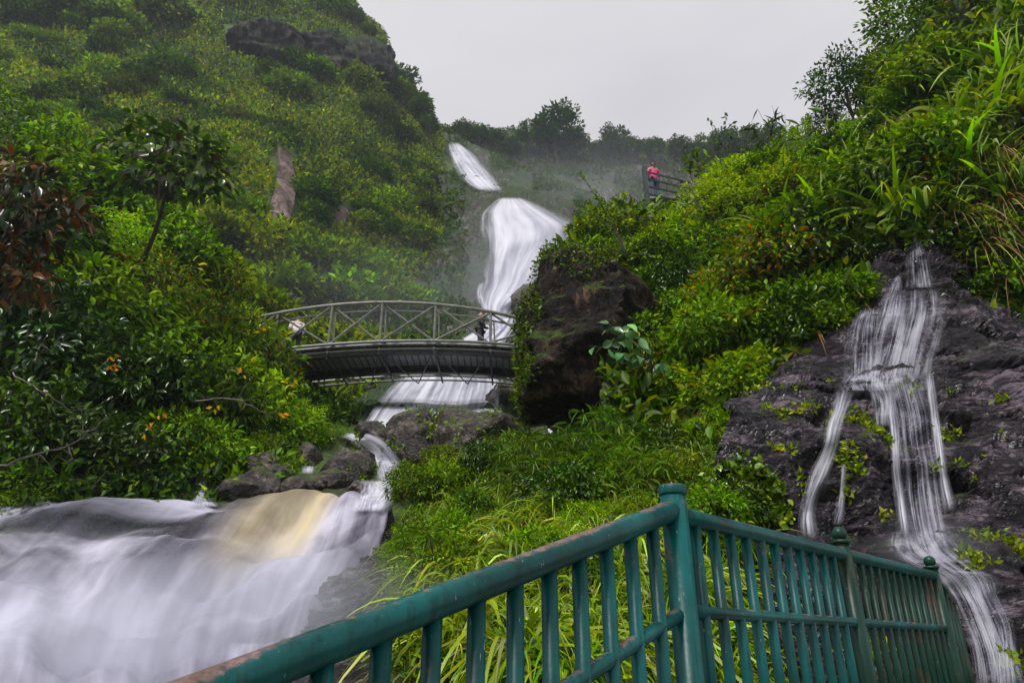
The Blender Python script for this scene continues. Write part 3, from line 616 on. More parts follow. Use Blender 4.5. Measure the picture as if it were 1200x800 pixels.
# ---- boulders and rocks
bigrock = rock('leaning_boulder', [(652,294),(690,287),(735,298),(765,326),(774,370),(776,440),(768,510),(720,530),(660,512),(598,492),(610,452),(624,408),(635,350)], 13.4, 3.2, M_BOULDER, 'huge dark brown boulder with mossy top where the bridge ends', 3, 6, 26, .13, 'boulder')
B = lambda pts, Y, d, lab, sd, **k: rock('boulder', pts, Y, d, M_CREEK, lab, sd, **k)
rocks = [bigrock,
 B([(418,512),(425,495),(440,492),(455,503),(462,525),(458,560),(430,548)], 17.5, 2.0, 'dark mossy boulder at the left end of the rock dam', 5),
 B([(450,505),(470,492),(500,488),(520,500),(528,530),(520,565),(470,575),(452,555)], 16.5, 2.4, 'pointed mossy boulder in the middle of the rock dam', 6),
 B([(505,500),(530,482),(560,484),(600,486),(620,500),(620,545),(570,565),(520,560)], 15.8, 2.6, 'broad purplish boulder at the right end of the rock dam', 7),
 B([(372,560),(378,540),(392,530),(415,528),(440,540),(448,560),(440,572),(400,576)], 15.6, 1.6, 'rounded boulder wrapped by the white curving cascade', 8),
 B([(352,570),(370,555),(400,556),(422,562),(424,574),(390,580),(358,580)], 14.8, 1.2, 'flat reddish rock slab just above the rapids', 9),
 B([(400,582),(404,572),(425,566),(442,570),(446,582),(430,588)], 14.2, .9, 'small mossy boulder beside the last little cascade', 10),
 B([(242,582),(255,566),(290,556),(326,560),(330,580),(322,592),(270,596)], 14.3, 1.6, 'large dark layered boulder on the left river edge', 11),
 B([(288,556),(292,540),(306,536),(330,545),(352,560),(345,574),(318,566)], 15.2, 1.4, 'slanting grey rock slab behind the layered boulder', 12),
 B([(178,585),(182,556),(196,540),(215,548),(230,562),(234,582),(214,596)], 14.2, 1.3, 'mossy boulder under the bushes beside the little side cascade', 13),
 B([(330,575),(345,560),(362,562),(372,576),(360,588),(338,590)], 14.4, .9, 'small angular boulder beside the flat reddish slab', 14),
 B([(352,535),(358,520),(372,524),(378,545),(372,560),(356,556)], 16.8, 1.1, 'dark upright rock left of the curving cascade', 15),
 B([(586,375),(592,352),(608,342),(628,340),(632,380),(610,392),(590,390)], 47, 5, 'grey wet boulder beside the foot of the great waterfall', 16),
 B([(560,500),(568,466),(590,452),(612,455),(622,480),(618,505)], 24, 2.6, 'wet rock step beside the lower curtain of water', 17),
]
# ================================================================== FALLING WATER
def drape(name, rows, targets, mat, off, label, cat_='waterfall', nr=60, nk=14, bulge=.0, group=None, fallback=None, smooth=5):
    """water sheet laid over rock: rows of (xLeft, xRight, y) along the fall, dropped on the rock seen there"""
    R = np.array(rows, float); Rr = cr_matrix(len(R), nr) @ R
    G = np.zeros((nr, nk, 3)); last = None; ok = np.zeros((nr, nk), bool)
    for i in range(nr):
        for j in range(nk):
            u = j / (nk - 1); x = Rr[i, 0] * (1 - u) + Rr[i, 1] * u; h = hit(targets, x, Rr[i, 2])
            if h is not None: G[i, j] = np.array(h[0]); ok[i, j] = True
    d = np.linalg.norm(G - np.array([0, 0, Z0]), axis=2); md = np.median(d[ok]) if ok.any() else 10
    rowd = np.array([np.median(d[i][ok[i]]) if ok[i].any() else np.nan for i in range(nr)])
    good = ~np.isnan(rowd); rowd = np.interp(np.arange(nr), np.arange(nr)[good], rowd[good])
    ds = np.where(ok, d, rowd[:, None])
    ds = np.minimum(ds, rowd[:, None] * 1.06)
    k = smooth                        # the sheet falls smoothly over small bumps: running minimum, then mean
    pad = np.pad(ds, ((k, k), (2, 2)), 'edge'); mn = np.min([pad[a:a + nr, b:b + nk] for a in range(k // 2 + 1, k + k // 2 + 1) for b in range(1, 4)], axis=0)
    pad = np.pad(mn, ((k, k), (2, 2)), 'edge'); mn = np.mean([pad[a:a + nr, b:b + nk] for a in range(2 * k + 1) for b in range(5)], axis=0)
    u = np.linspace(0, 1, nk)[None]; mn = mn - off * (1 + bulge * np.sin(u * math.pi) * 3) * (.35 + .65 * np.sin(u * math.pi))
    for i in range(nr):
        for j in range(nk):
            x = Rr[i, 0] * (1 - j / (nk - 1)) + Rr[i, 1] * j / (nk - 1)
            G[i, j] = np.array(EYE) + np.array(ray(x, Rr[i, 2])) * mn[i, j]
    idx = np.arange(nr * nk).reshape(nr, nk); F = np.stack([idx[:-1, :-1], idx[1:, :-1], idx[1:, 1:], idx[:-1, 1:]], -1).reshape(-1, 4)
    vv, uu = np.meshgrid(np.linspace(0, 1, nr), np.linspace(0, 1, nk), indexing='ij')
    me = mesh_np(name, G.reshape(-1, 3), F, smooth=True, uv=np.stack([uu.ravel(), vv.ravel()], -1))
    o = link(name, me, mat); tag(o, label, cat_, group); return o
def mist(label, px, py, Y, sc, dens, **k):
    V, F = ICO[4]; o = link('mist', mesh_np('mist', V, F, smooth=True), mist_material('spray', dens, **k)); o.location = W(px, py, Y); o.scale = sc; tag(o, label, None, None, 'stuff')
WF = dict(c1=(.46, .46, .64), c2=(.86, .86, .96))
M_W1 = water_material('upper_fall_water', (6, 1.2), (.45, 1.), .32, seed=1.1, endfade=.14, lo=.3, hi=.6, bump=.5, bd=.6, **WF)
M_W2 = water_material('great_fall_water', (6, 1.1), (.45, 1.), .26, seed=5.1, endfade=.04, lo=.28, hi=.62, bump=.5, bd=.6, **WF)
M_W3 = water_material('curtain_water', (10, .8), (.4, 1.), .14, seed=8.3, endfade=.03, lo=.34, hi=.6, bump=.4, bd=.3, **WF)
M_W4 = water_material('cascade_water', (6, 1.4), (.4, 1.), .3, seed=3.3, endfade=.16, lo=.3, hi=.6, bump=.3, bd=.08, **WF)
M_W5 = water_material('thin_fall_water', (15, .8), (.0, .60), .35, seed=4.4, endfade=.10, lo=.40, hi=.66, bump=.2, bd=.03, **WF)
M_W6 = water_material('trickle_water', (4, 1.0), (.0, .85), .5, seed=7.7, endfade=.14, lo=.30, hi=.6, bump=.2, bd=.03, **WF)
M_W7 = water_material('veil_water', (18, .9), (.0, .56), .25, seed=9.9, endfade=.12, lo=.38, hi=.64, bump=.2, bd=.03, **WF)
FR = [falls_rock, hill, ridge]
drape('waterfall', [(524,537,166),(524,556,180),(530,570,196),(540,584,211),(560,592,225)], [falls_rock], M_W1, 1.2, 'topmost narrow fall slanting down from the skyline', nr=40, nk=12)
drape('waterfall', [(584,612,231),(570,636,241),(560,660,252),(558,682,265),(562,678,284),(564,662,300),(564,648,316),(564,638,332),(560,624,346),(562,606,360),(570,598,374),(578,598,388)], [falls_rock], M_W2, 1.4, 'great white waterfall spreading wide above the bridge', nr=90, nk=30, bulge=.25)
drape('waterfall', [(580,606,372),(560,604,384),(535,596,398),(505,585,415),(480,578,432),(458,592,447),(442,592,465),(430,590,482),(415,580,502)], [falls_rock], M_W3, .7, 'broad curtain of falling water seen under the bridge', nr=80, nk=30, bulge=.2, smooth=9)
drape('waterfall', [(560,572,330),(557,568,342),(558,572,354),(562,580,366)], [falls_rock], M_W6, .9, 'thin white trickle left of the great waterfall foot', nr=24, nk=8)
for r, lab in (([(578,586,446),(577,587,462),(578,586,478),(574,584,492)], 'thin bright strand right of the curtain under the bridge'),):
    drape('waterfall', r, [falls_rock, rocks[-1]], M_W6, .3, lab, nr=24, nk=8)
TR = rocks[1:12] + [creekbed]
drape('cascade', [(362,398,508),(388,436,508),(412,456,519),(430,468,536),(440,474,552),(442,476,568)], [creekbed] + rocks[1:4], M_W4, .15, 'white cascade curving around the rounded boulder', 'cascade', nr=60, nk=16)
drape('cascade', [(372,392,513),(356,376,520),(350,370,532),(352,370,545),(354,368,556)], [creekbed], M_W4, .12, 'short cascade between the bushes and the rounded boulder', 'cascade', nr=36, nk=12)
drape('cascade', [(418,474,562),(420,474,572),(414,472,584),(410,466,600)], TR + [creekbed, river], M_W4, .12, 'low white spill just above the yellowish rapids', 'cascade', nr=30, nk=14)
drape('cascade', [(226,250,556),(228,242,564),(232,246,574),(224,252,586),(218,262,594)], rocks[6:11] + [creekbed, lbank, river], M_W4, .1, 'little side cascade between the mossy and layered boulders', 'cascade', nr=30, nk=10)
RR = [rrock]
drape('rock_waterfall', [(1070,1076,276),(1062,1088,296),(1060,1094,318),(1058,1100,338)], [rrock, slope], M_W5, .06, 'pointed topmost veil of the side waterfall among shrubs', nr=50, nk=20)
drape('rock_waterfall', [(1050,1056,322),(1040,1060,338),(1028,1062,356),(1020,1064,372)], [rrock, slope], M_W5, .06, 'small slanting veil left of the topmost one on the rock', nr=40, nk=16)
drape('rock_waterfall', [(1006,1034,360),(994,1036,380),(988,1038,404),(986,1038,424),(984,1038,448)], RR, M_W5, .05, 'wide white veil ending on the left of the rock ledge', nr=60, nk=20)
drape('rock_waterfall', [(1034,1108,338),(1028,1112,362),(1020,1108,390),(1014,1100,418),(1004,1096,446)], RR, M_W7, .05, 'faint lacework of trickles in the middle of the upper rock', nr=60, nk=30)
drape('rock_waterfall', [(1030,1084,444),(1036,1088,462),(1040,1096,486),(1042,1100,515),(1046,1106,545),(1046,1112,580),(1050,1118,612),(1058,1124,642)], RR, M_W5, .05, 'main side waterfall pouring off the rock ledge', nr=90, nk=26)
drape('rock_waterfall', [(1084,1094,434),(1084,1098,455),(1088,1102,485),(1092,1108,520),(1096,1114,560),(1104,1124,600)], RR, M_W6, .05, 'single bright strand right of the main side waterfall', nr=70, nk=8)
drape('rock_waterfall', [(1036,1050,452),(1038,1052,478),(1042,1056,510),(1044,1058,550),(1048,1064,590),(1054,1070,630)], RR, M_W6, .06, 'single bright strand on the left edge of the main side waterfall', nr=70, nk=8)
drape('rock_waterfall', [(976,1008,452),(974,998,474),(966,990,498),(962,984,524),(948,976,552),(940,962,580),(934,958,606),(934,964,632)], RR, M_W6, .05, 'left trickle bending down the dark rock to the fence', nr=80, nk=12)
drape('rock_waterfall', [(985,993,542),(984,992,566),(980,992,590),(972,990,616)], RR, M_W6, .04, 'short thread right of the left trickle', nr=40, nk=8)
drape('rock_waterfall', [(1050,1120,640),(1052,1140,655),(1090,1160,675),(1110,1172,700),(1124,1184,730),(1136,1196,765),(1140,1210,810)], RR, M_W7, .07, 'wide foamy lowest step of the side waterfall behind the fence', nr=80, nk=30)
drape('rock_waterfall', [(1090,1130,668),(1110,1170,674),(1126,1180,700),(1150,1192,735),(1150,1196,775),(1150,1200,810)], RR, M_W5, .09, 'bright stream running past the end of the fence', nr=70, nk=16)
drape('rock_waterfall', [(990,1082,436),(984,1092,443),(980,1096,450),(984,1096,458)], RR, M_W7, .05, 'white water gathering along the edge of the rock ledge', nr=20, nk=40)
drape('rock_waterfall', [(1040,1112,622),(1036,1126,636),(1040,1136,648),(1060,1150,660)], RR, M_W7, .05, 'foamy lip where the side waterfall lands behind the fence', nr=24, nk=30)
mist('faint spray over the ledge of the side waterfall', 1045, 440, 7.6, (.7, .5, .3), .35)
mist('faint spray where the side waterfall lands', 1090, 640, 5.6, (.6, .45, .3), .5)
drape('rock_waterfall', [(1012,1040,448),(1020,1052,470),(1024,1046,500)], RR, M_W7, .04, 'thin spill between the left trickle and the main side waterfall', nr=30, nk=12)

mist('soft white spray over the lower rapids', 215, 745, 6.2, (3.2, 2.5, .9), .5)
mist('soft white spray where the rapids pile up', 350, 665, 9.4, (1.3, 1.1, .5), .45)
mist('spray around the foot of the great waterfall', 600, 350, 50, (9, 8, 7), .05)
mist('thin spray around the great waterfall', 610, 285, 61, (11, 3.5, 8), .024)
mist('thin spray around the topmost fall', 553, 200, 88, (7, 3.5, 6), .025)
mist('mist drifting right of the great waterfall', 690, 240, 78, (22, 16, 12), .013)
mist('mist in the valley behind the footbridge', 400, 380, 46, (20, 10, 9), .012)
M_SCAR = rock_material('scar_rock', [(.03, .02, .018), (.09, .06, .052), (.16, .11, .10), (.28, .21, .20)], .05, (.6, .9), .3, (1, 1, .3), (0, 0, 0), 1.0, spec=.2)
drape('rock_scar', [(324,334,172),(326,342,190),(324,346,212),(318,345,236),(313,338,266)], [hill], M_SCAR, .5, 'tall narrow reddish rock scar in the mountain slope', 'rock scar', nr=50, nk=8, smooth=2)
drape('rock_scar', [(384,398,238),(378,408,248),(382,404,262)], [hill], M_SCAR, .5, 'small bare rock patch right of the tall scar', 'rock scar', nr=16, nk=8, smooth=2)
# ================================================================== BRIDGE
bx = [(px - 600) * .02778 for px in (136, 199, 262, 325, 388, 447, 510, 575, 640, 703)]
YN, YF = 20.0, 23.1
tops_px = [(136, 430), (199, 406), (262, 386), (325, 368), (388, 353.5), (447, 351), (510, 357), (575, 369), (640, 383), (703, 400)]
bots_px = [(136, 440), (199, 428), (262, 420), (325, 410), (388, 403), (447, 399), (510, 399), (575, 402.5), (640, 409), (703, 418)]
zt = [W(600, y, YN)[2] for _, y in tops_px]; zb = [W(600, y, YN)[2] for _, y in bots_px]
xs = np.linspace(bx[1], bx[-2], 57)
def curve(zs, x): return np.interp(x, bx, zs)
At = np.polyfit(bx, zt, 3); Ab = np.polyfit(bx, zb, 3)
ZT = lambda x: np.polyval(At, x); ZB = lambda x: np.polyval(Ab, x)
br = empty('footbridge', (bx[5], (YN + YF) / 2, float(ZB(bx[5])) - .2)); tag(br, 'arched steel truss footbridge crossing in front of the waterfall', 'footbridge')
off = np.array(br.location)
def bpart(name, mb, m, parent=None):
    me = mb.mesh(name); 
    me.transform(Matrix.Translation(-Vector(off))); return link(name, me, m, parent or br)
for side, Y in (('near', YN), ('far', YF)):
    mb = MB(); mb.tube([(x, Y, ZT(x)) for x in xs], .06, 8); 
    tr = bpart('truss', mb, M_STEEL)
    mb = MB(); mb.tube([(x, Y, ZB(x)) for x in xs], .05, 8); mb.tube([(x, Y + (.12 if Y == YN else -.12), ZB(x) - .22) for x in xs], .035, 6); bpart('bottom_chord', mb, M_STEEL, None)
    mb = MB(); mb.tube([(x, Y + (.1 if Y == YN else -.1), ZT(x) - .26) for x in xs], .035, 8); bpart('handrail', mb, M_STEEL)
    for i in range(1, 9):
        x = bx[i]; mb = MB(); mb.tube([(x, Y, ZB(x)), (x, Y, ZT(x))], .045, 8); mb.tube([(x + .14, Y + (.1 if Y == YN else -.1), ZB(x)), (x + .1, Y + (.1 if Y == YN else -.1), ZT(x) - .26)], .03, 6); bpart('post', mb, M_STEEL)
        if i < 8:
            x2 = bx[i + 1]; mb = MB(); mb.tube([(x + .05, Y, ZB(x) + .03), (x2 - .05, Y, ZT(x2) - .06)], .036, 6); mb.tube([(x + .05, Y + .05, ZT(x) - .06), (x2 - .05, Y + .05, ZB(x2) + .03)], .036, 6); bpart('brace', mb, M_STEEL)
# floor: plate between the trusses on dark beams
mb = MB()
for a, b in zip(xs[:-1], xs[1:]):
    za, zb_ = ZB(a) - .03, ZB(b) - .03
    for y0, y1 in ((YN + .16, YF - .5),):
        mb.add([(a, y0, za), (b, y0, zb_), (b, y1, zb_), (a, y1, za), (a, y0, za + .05), (b, y0, zb_ + .05), (b, y1, zb_ + .05), (a, y1, za + .05)], [[0, 3, 2, 1], [4, 5, 6, 7], [0, 1, 5, 4], [2, 3, 7, 6]])
bpart('deck', mb, simple('deck_plate', (.42, .40, .44), .5))
for y in (YN + .42, YF - .95):
    mb = MB()
    for a, b in zip(xs[:-1], xs[1:]):
        za, zc = ZB(a) - .035, ZB(b) - .035
        for (w, h0, h1) in ((.12, 0, .03), (.02, .03, .22), (.10, .22, .25)):
            mb.add([(a, y - w, za - h1), (b, y - w, zc - h1), (b, y + w, zc - h1), (a, y + w, za - h1), (a, y - w, za - h0), (b, y - w, zc - h0), (b, y + w, zc - h0), (a, y + w, za - h0)], [[0, 3, 2, 1], [4, 5, 6, 7], [0, 1, 5, 4], [2, 3, 7, 6]])
    bpart('girder', mb, M_DSTEEL)
mb = MB()
for k in range(len(xs) - 1):
    x = (xs[k] + xs[k + 1]) / 2; mb.beam((x, YN + .2, ZB(x) - .05), (x, YF - .5, ZB(x) - .05), .03, .05)
bpart('deck_ribs', mb, M_DSTEEL)
for i in range(1, 9):
    x = bx[i]; mb = MB(); mb.beam((x, YN, ZB(x) - .25), (x, YF, ZB(x) - .25), .06, .08); bpart('cross_beam', mb, M_DSTEEL)
    mb = MB(); mb.tube([(x, YF - .9, ZB(x) - .3), (x + .5, YF, ZB(x) - .02)], .02, 5); mb.tube([(x, YF - .9, ZB(x) - .3), (x - .5, YF, ZB(x) - .02)], .02, 5); bpart('stay', mb, M_DSTEEL)
    if i < 8:
        xm = (x + bx[i + 1]) / 2; mb = MB(); mb.tube([(x, YN, ZB(x) - .3), (xm, YF, ZB(xm) - .3)], .022, 5); mb.tube([(xm, YF, ZB(xm) - .3), (bx[i + 1], YN, ZB(x) - .3)], .022, 5); bpart('wind_brace', mb, M_DSTEEL)

# ================================================================== FENCE IN FRONT
ZR = W(800, 597, 2.2)[2]
A = np.array([W(790, 597, 2.2)[0], 2.2]); Bc = np.array([2.60, 4.44]); d2 = Bc - A; Lr = np.linalg.norm(d2); d2 /= Lr
Lf = np.array(W(262, 803, 1.16)); zl = Lf[2]; S0 = np.array([Lf[0], Lf[1]]); d1 = A - S0; L1 = np.linalg.norm(d1); d1 /= L1; grad = (ZR - zl) / L1
SX = A - d1 * 2.6; zsx = ZR - grad * 2.6
fz = ZR - 1.05                      # landing level
fence = empty('stair_railing', (A[0], A[1], fz)); tag(fence, 'green painted tube railing rising beside the steps in front', 'railing')
fo = Vector((A[0], A[1], fz))
def fpart(name, mb, m=M_PAINT, parent=None, smooth=True, label=None):
    me = mb.mesh(name, smooth); me.transform(Matrix.Translation(-fo)); o = link(name, me, m, parent or fence)
    if label: o['label'] = label
    return o
P3 = lambda p, z: np.array([p[0], p[1], z])
def wob(a, b, r, n=12):
    t = np.linspace(0, 1, n)[:, None]; return a + (b - a) * t
mb = MB(); mb.tube(wob(P3(SX, zsx), P3(A, ZR), .036), .033, 24); fpart('top_rail', mb, label='sloping top rail with worn pinkish paint')
mb = MB(); mb.tube(wob(P3(A, ZR - .015), P3(Bc, ZR - .0), .033), .029, 24); fpart('top_rail', mb, label='level top rail')
md = .30
mb = MB(); mb.tube(wob(P3(SX, zsx - md), P3(A, ZR - md), .022), .020, 16); fpart('middle_rail', mb)
mb = MB(); mb.tube(wob(P3(A, ZR - md), P3(Bc, ZR - md), .022), .020, 16); fpart('middle_rail', mb)
mb = MB(); mb.tube(wob(P3(SX, zsx - .95), P3(A, ZR - .95), .022), .022, 12); mb2 = MB(); mb2.tube(wob(P3(A, ZR - .95), P3(Bc, ZR - .95), .022), .022, 12)
fpart('bottom_rail', mb); fpart('bottom_rail', mb2)
# main corner post with a flat cap
mb = MB(); mb.lathe([(0.0, fz - 1.3), (.041, fz - 1.3), (.041, ZR + .055), (.0, ZR + .055)], (A[0], A[1], 0), 28); pA = fpart('post', mb)
mb = MB(); mb.lathe([(0, ZR + .045), (.043, ZR + .045), (.045, ZR + .05), (.045, ZR + .070), (.041, ZR + .076), (0, ZR + .080)], (A[0], A[1], 0), 28); fpart('post_cap', mb, M_PAINT, pA)
def ballpost(p, r, br_):
    mb = MB(); mb.lathe([(0, fz - .1), (r, fz - .1), (r, ZR + .045), (0, ZR + .045)], (p[0], p[1], 0), 20); o = fpart('post', mb, M_PAINT2, None, True, 'rust-spotted green post with a ball finial')
    mb = MB(); th = np.linspace(-math.pi / 2, math.pi / 2, 12); c = ZR + .085
    prof = [(0, ZR + .04), (r * 1.25, ZR + .042), (r * 1.25, ZR + .054), (r * .6, ZR + .06)] + [(max(0., br_ * math.cos(t)), c + br_ * math.sin(t)) for t in th[1:]]
    mb.lathe(prof, (p[0], p[1], 0), 20); fpart('finial', mb, M_PAINT2, o)
tB = 1.47 / Lr
PB = A + d2 * 1.50
ballpost(PB, .036, .034); ballpost(Bc, .036, .034)
sp = .122
k = 1
while k * sp < 2.5:
    p = A - d1 * (k * sp + .02); z = ZR - grad * (k * sp + .02); mb = MB(); mb.tube([P3(p, z - 1.0), P3(p, z - .01)], .020, 16); fpart('baluster', mb); k += 1
k = 1
while k * sp < Lr - .04:
    s = k * sp
    if abs(s - 1.50) > .05:
        p = A + d2 * s; mb = MB(); mb.tube([P3(p, ZR - 1.0), P3(p, ZR - .01)], .018 if s < 1.5 else .0155, 14); fpart('baluster', mb, M_PAINT if s < 1.6 else M_PAINT2)
    k += 1
# short return of the fence behind the far corner
d3 = np.array([.62, .78]); d3 /= np.linalg.norm(d3)
mb = MB(); mb.tube([P3(Bc, ZR - .02), P3(Bc + d3 * .55, ZR - .12)], .026, 12); fpart('top_rail', mb, M_PAINT2)
for s in (.14, .27, .4, .53):
    p = Bc + d3 * s; mb = MB(); mb.tube([P3(p, ZR - 1.0), P3(p, ZR - .05 - s * .12)], .018, 12); fpart('baluster', mb, M_PAINT2)
# landing and steps under it
nR = np.array([d2[1], -d2[0]])
mb = MB(); q = [A - nR * .12, A + nR * 1.7, Bc + nR * 1.7 + d2 * .2, Bc - nR * .12 + d2 * .2]
mb.add([P3(p, fz - .02) for p in q] + [P3(p, fz - .35) for p in q], [[0, 1, 2, 3], [7, 6, 5, 4], [0, 4, 5, 1], [1, 5, 6, 2], [2, 6, 7, 3], [3, 7, 4, 0]])
link('landing', mb.mesh('landing'), M_CONC); tag(bpy.data.objects['landing'], 'grey concrete landing behind the level railing', None, None, 'structure')
mb = MB()
for i in range(12):
    z = fz - .02 - (i + 1) * grad * .34; a = A - d1 * (i * .34); b = A - d1 * ((i + 1) * .34); n1 = np.array([d1[1], -d1[0]])
    q = [b - n1 * .12, b + n1 * 1.7, a + n1 * 1.7, a - n1 * .12]
    mb.add([P3(p, z) for p in q] + [P3(p, z - .6) for p in q], [[0, 1, 2, 3], [7, 6, 5, 4], [0, 4, 5, 1], [1, 5, 6, 2], [2, 6, 7, 3], [3, 7, 4, 0]])
tag(link('steps', mb.mesh('steps'), M_CONC), 'grey concrete steps going up along the railing', None, None, 'structure')

# ---- viewing platform fence high on the right, behind the shrubs
M_DK = paint_material('dark_rail_paint', (.03, .045, .045), (.06, .08, .08), .2, (.2, .2, .2), .02)
vp = empty('viewpoint_fence', W(757, 240, 19.2)); tag(vp, 'dark green slatted fence at the high viewpoint on the right', 'fence')
vo = Vector(vp.location)
def vpart(n, mb, m=M_DK):
    me = mb.mesh(n); me.transform(Matrix.Translation(-vo)); return link(n, me, m, vp)
def Wz(px, py, Y): return np.array(W(px, py, Y))
for (x, y0, y1, Y, r) in ((755, 196, 250, 19.2, .07), (798, 212, 250, 20.3, .05), (840, 225, 262, 21.4, .05)):
    a = Wz(x, y0, Y); b = np.array([a[0], a[1], Wz(x, y1, Y)[2]]); mb = MB(); mb.beam(a, b, r * 2, r * 2); vpart('post', mb)
for ya, yb in ((201, 215), (209, 222), (218, 229), (227, 236), (236, 243)):
    mb = MB(); mb.beam(Wz(756, ya, 19.2), Wz(840, yb + 7, 21.3), .035, .06); vpart('rail', mb)
pl = Wz(790, 262, 20.5); mb = MB(); mb.box((pl[0] + .5, 20.9, pl[2] - .06), (2.6, 1.2, .08)); tag(link('viewing_platform', mb.mesh('viewing_platform'), M_CONC), 'concrete floor of the high viewpoint', None, None, 'structure')
PLZ = float(pl[2])

# ================================================================== PEOPLE
def skin(name, joints, edges, radii, m, parent, sub=2, root=0):
    me = bpy.data.meshes.new(name); me.from_pydata([tuple(j) for j in joints], edges, []); o = bpy.data.objects.new(name, me); COL.objects.link(o)
    o.modifiers.new('s', 'SKIN'); 
    for i, r in enumerate(radii):
        sv = me.skin_vertices[0].data[i]; sv.radius = (r, r) if not hasattr(r, '__len__') else r; sv.use_root = (i == root)
    sb = o.modifiers.new('b', 'SUBSURF'); sb.levels = sub; sb.render_levels = sub
    dg = bpy.context.evaluated_depsgraph_get(); m2 = bpy.data.meshes.new_from_object(o.evaluated_get(dg)); m2.name = name; bpy.data.objects.remove(o)
    m2.polygons.foreach_set('use_smooth', np.ones(len(m2.polygons), bool)); m2.materials.clear(); return link(name, m2, m, parent)
M_SKIN = simple('skin', (.42, .25, .17), .5)
def person(loc, rz, label, shirt, trousers, hair, lean=.0, hands='rail', hairlong=False, H=1.78, hood=False):
    s = H / 1.70; o = empty('person', loc, rz, s); tag(o, label, 'person')
    # +y is where the body faces; lean tips the trunk forward
    def T(x, y, z):
        if z > .95: h = z - .95; return (x, y + math.sin(lean) * h, .95 + math.cos(lean) * h)
        return (x, y, z)
    J = [T(0, 0, .95), T(0, 0, 1.12), T(0, -.01, 1.30), T(0, -.01, 1.42), T(0, 0, 1.49), T(0, .02, 1.57), T(0, .02, 1.65),
         T(.17, 0, 1.38), T(.23, .04, 1.12), T(.19, .26, 1.03), T(-.17, 0, 1.38), T(-.23, .04, 1.12), T(-.19, .26, 1.03),
         (.09, 0, .88), (.10, .02, .48), (.10, -.02, .08), (.10, .12, .03), (-.09, 0, .88), (-.10, .03, .48), (-.10, -.02, .08), (-.10, .12, .03)]
    E = [(0, 1), (1, 2), (2, 3), (3, 4), (4, 5), (5, 6), (3, 7), (7, 8), (8, 9), (3, 10), (10, 11), (11, 12), (0, 13), (13, 14), (14, 15), (15, 16), (0, 17), (17, 18), (18, 19), (19, 20)]
    R = [(.13, .10), (.12, .09), (.14, .10), (.11, .08), .052, (.078, .092), (.062, .075), .055, .042, .028, .055, .042, .028, .08, .058, .04, .035, .08, .058, .04, .035]
    body = skin('body', J, E, R, M_SKIN, o)
    # face: nose, ears, eyes; hands with five fingers each
    def blob(c, r, m, n, sc=(1, 1, 1)):
        V, F = ICO[4]; me = mesh_np(n, V * r * np.array(sc) + np.array(T(*c)), F, smooth=True); return link(n, me, m, o)
    blob((0, .115, 1.585), .014, M_SKIN, 'nose', (.8, 1, 1.4))
    for sx in (-1, 1):
        blob((sx * .034, .105, 1.612), .010, simple('eye', (.03, .02, .02), .2), 'eye'); blob((sx * .085, .015, 1.595), .022, M_SKIN, 'ear', (.4, .8, 1.2))
        w = np.array(T(sx * .19, .26, 1.03)); mb = MB()
        for f, (ang, ln) in enumerate(((-.35, .075), (-.12, .085), (.1, .08), (.32, .065))):
            d = np.array([math.sin(ang), math.cos(ang), -.25]); p0 = w + np.array([ang * .08, .03, 0]); mb.tube([p0, p0 + d * ln * .55, p0 + d * ln * .8 + np.array([0, 0, -.03])], [.009, .008, .006], 6)
        p0 = w + np.array([-sx * .02, .01, 0]); mb.tube([p0, p0 + np.array([-sx * .035, .03, -.01]), p0 + np.array([-sx * .04, .055, -.03])], [.010, .009, .007], 6)
        link('fingers', mb.mesh('fingers', True), M_SKIN, o)
    blob((0, .098, 1.548), .018, simple('lips', (.35, .13, .11), .5), 'mouth', (1.1, .4, .35))
    hj = [T(0, -.015, 1.60), T(0, .0, 1.675), T(0, .045, 1.69)]; he = [(0, 1), (1, 2)]; hr = [(.088, .085), (.072, .08), .05]
    if hairlong: hj += [T(0, -.05, 1.52), T(0, -.07, 1.38)]; he += [(0, 3), (3, 4)]; hr += [(.075, .05), (.055, .035)]
    skin('hair', hj, he, hr, hair, o)
    Jt = [J[i] for i in (0, 1, 2, 3, 7, 8, 9, 10, 11, 12)]; Jt[0] = T(0, 0, .86); Jt[6] = T(.195, .22, 1.045); Jt[9] = T(-.195, .22, 1.045)
    skin('jacket', Jt, [(0, 1), (1, 2), (2, 3), (3, 4), (4, 5), (5, 6), (3, 7), (7, 8), (8, 9)], [(.17, .13), (.155, .12), (.165, .12), (.125, .095), .078, .062, .045, .078, .062, .045], shirt, o)
    Jl = [J[0], J[13], J[14], (.10, -.02, .12), J[17], J[18], (-.10, -.02, .12)]
    skin('trousers', Jl, [(0, 1), (1, 2), (2, 3), (0, 4), (4, 5), (5, 6)], [(.15, .115), .098, .075, .06, .098, .075, .06], trousers, o)
    for sx in (-1, 1):
        mb = MB(); mb.box((sx * .10, .05, .035), (.09, .26, .07)); link('shoe', mb.mesh('shoe'), simple('shoe', (.02, .02, .02), .5), o)
    return o
def bridge_z(x): return float(ZB(x)) + .02
xm = W(563, 385, 21.2)[0]; person((xm, 21.2, bridge_z(xm)), -math.pi / 2 - .25, 'dark-haired man in a dark jacket standing on the footbridge', simple('dark_jacket', (.03, .035, .055), .8), simple('dark_trousers', (.02, .02, .03), .8), simple('black_hair', (.01, .009, .008), .5), .05)
xm = W(348, 385, 20.9)[0]; person((xm, 20.9, bridge_z(xm)), .35, 'person in a white shirt leaning over the footbridge railing', simple('white_shirt', (.72, .66, .72), .8), simple('black_trousers', (.012, .012, .014), .8), simple('black_hair_b', (.012, .01, .01), .5), .45, H=1.74)
xm = W(767, 212, 20.6)[0]; zw = W(767, 192, 20.6)[2] - 1.66
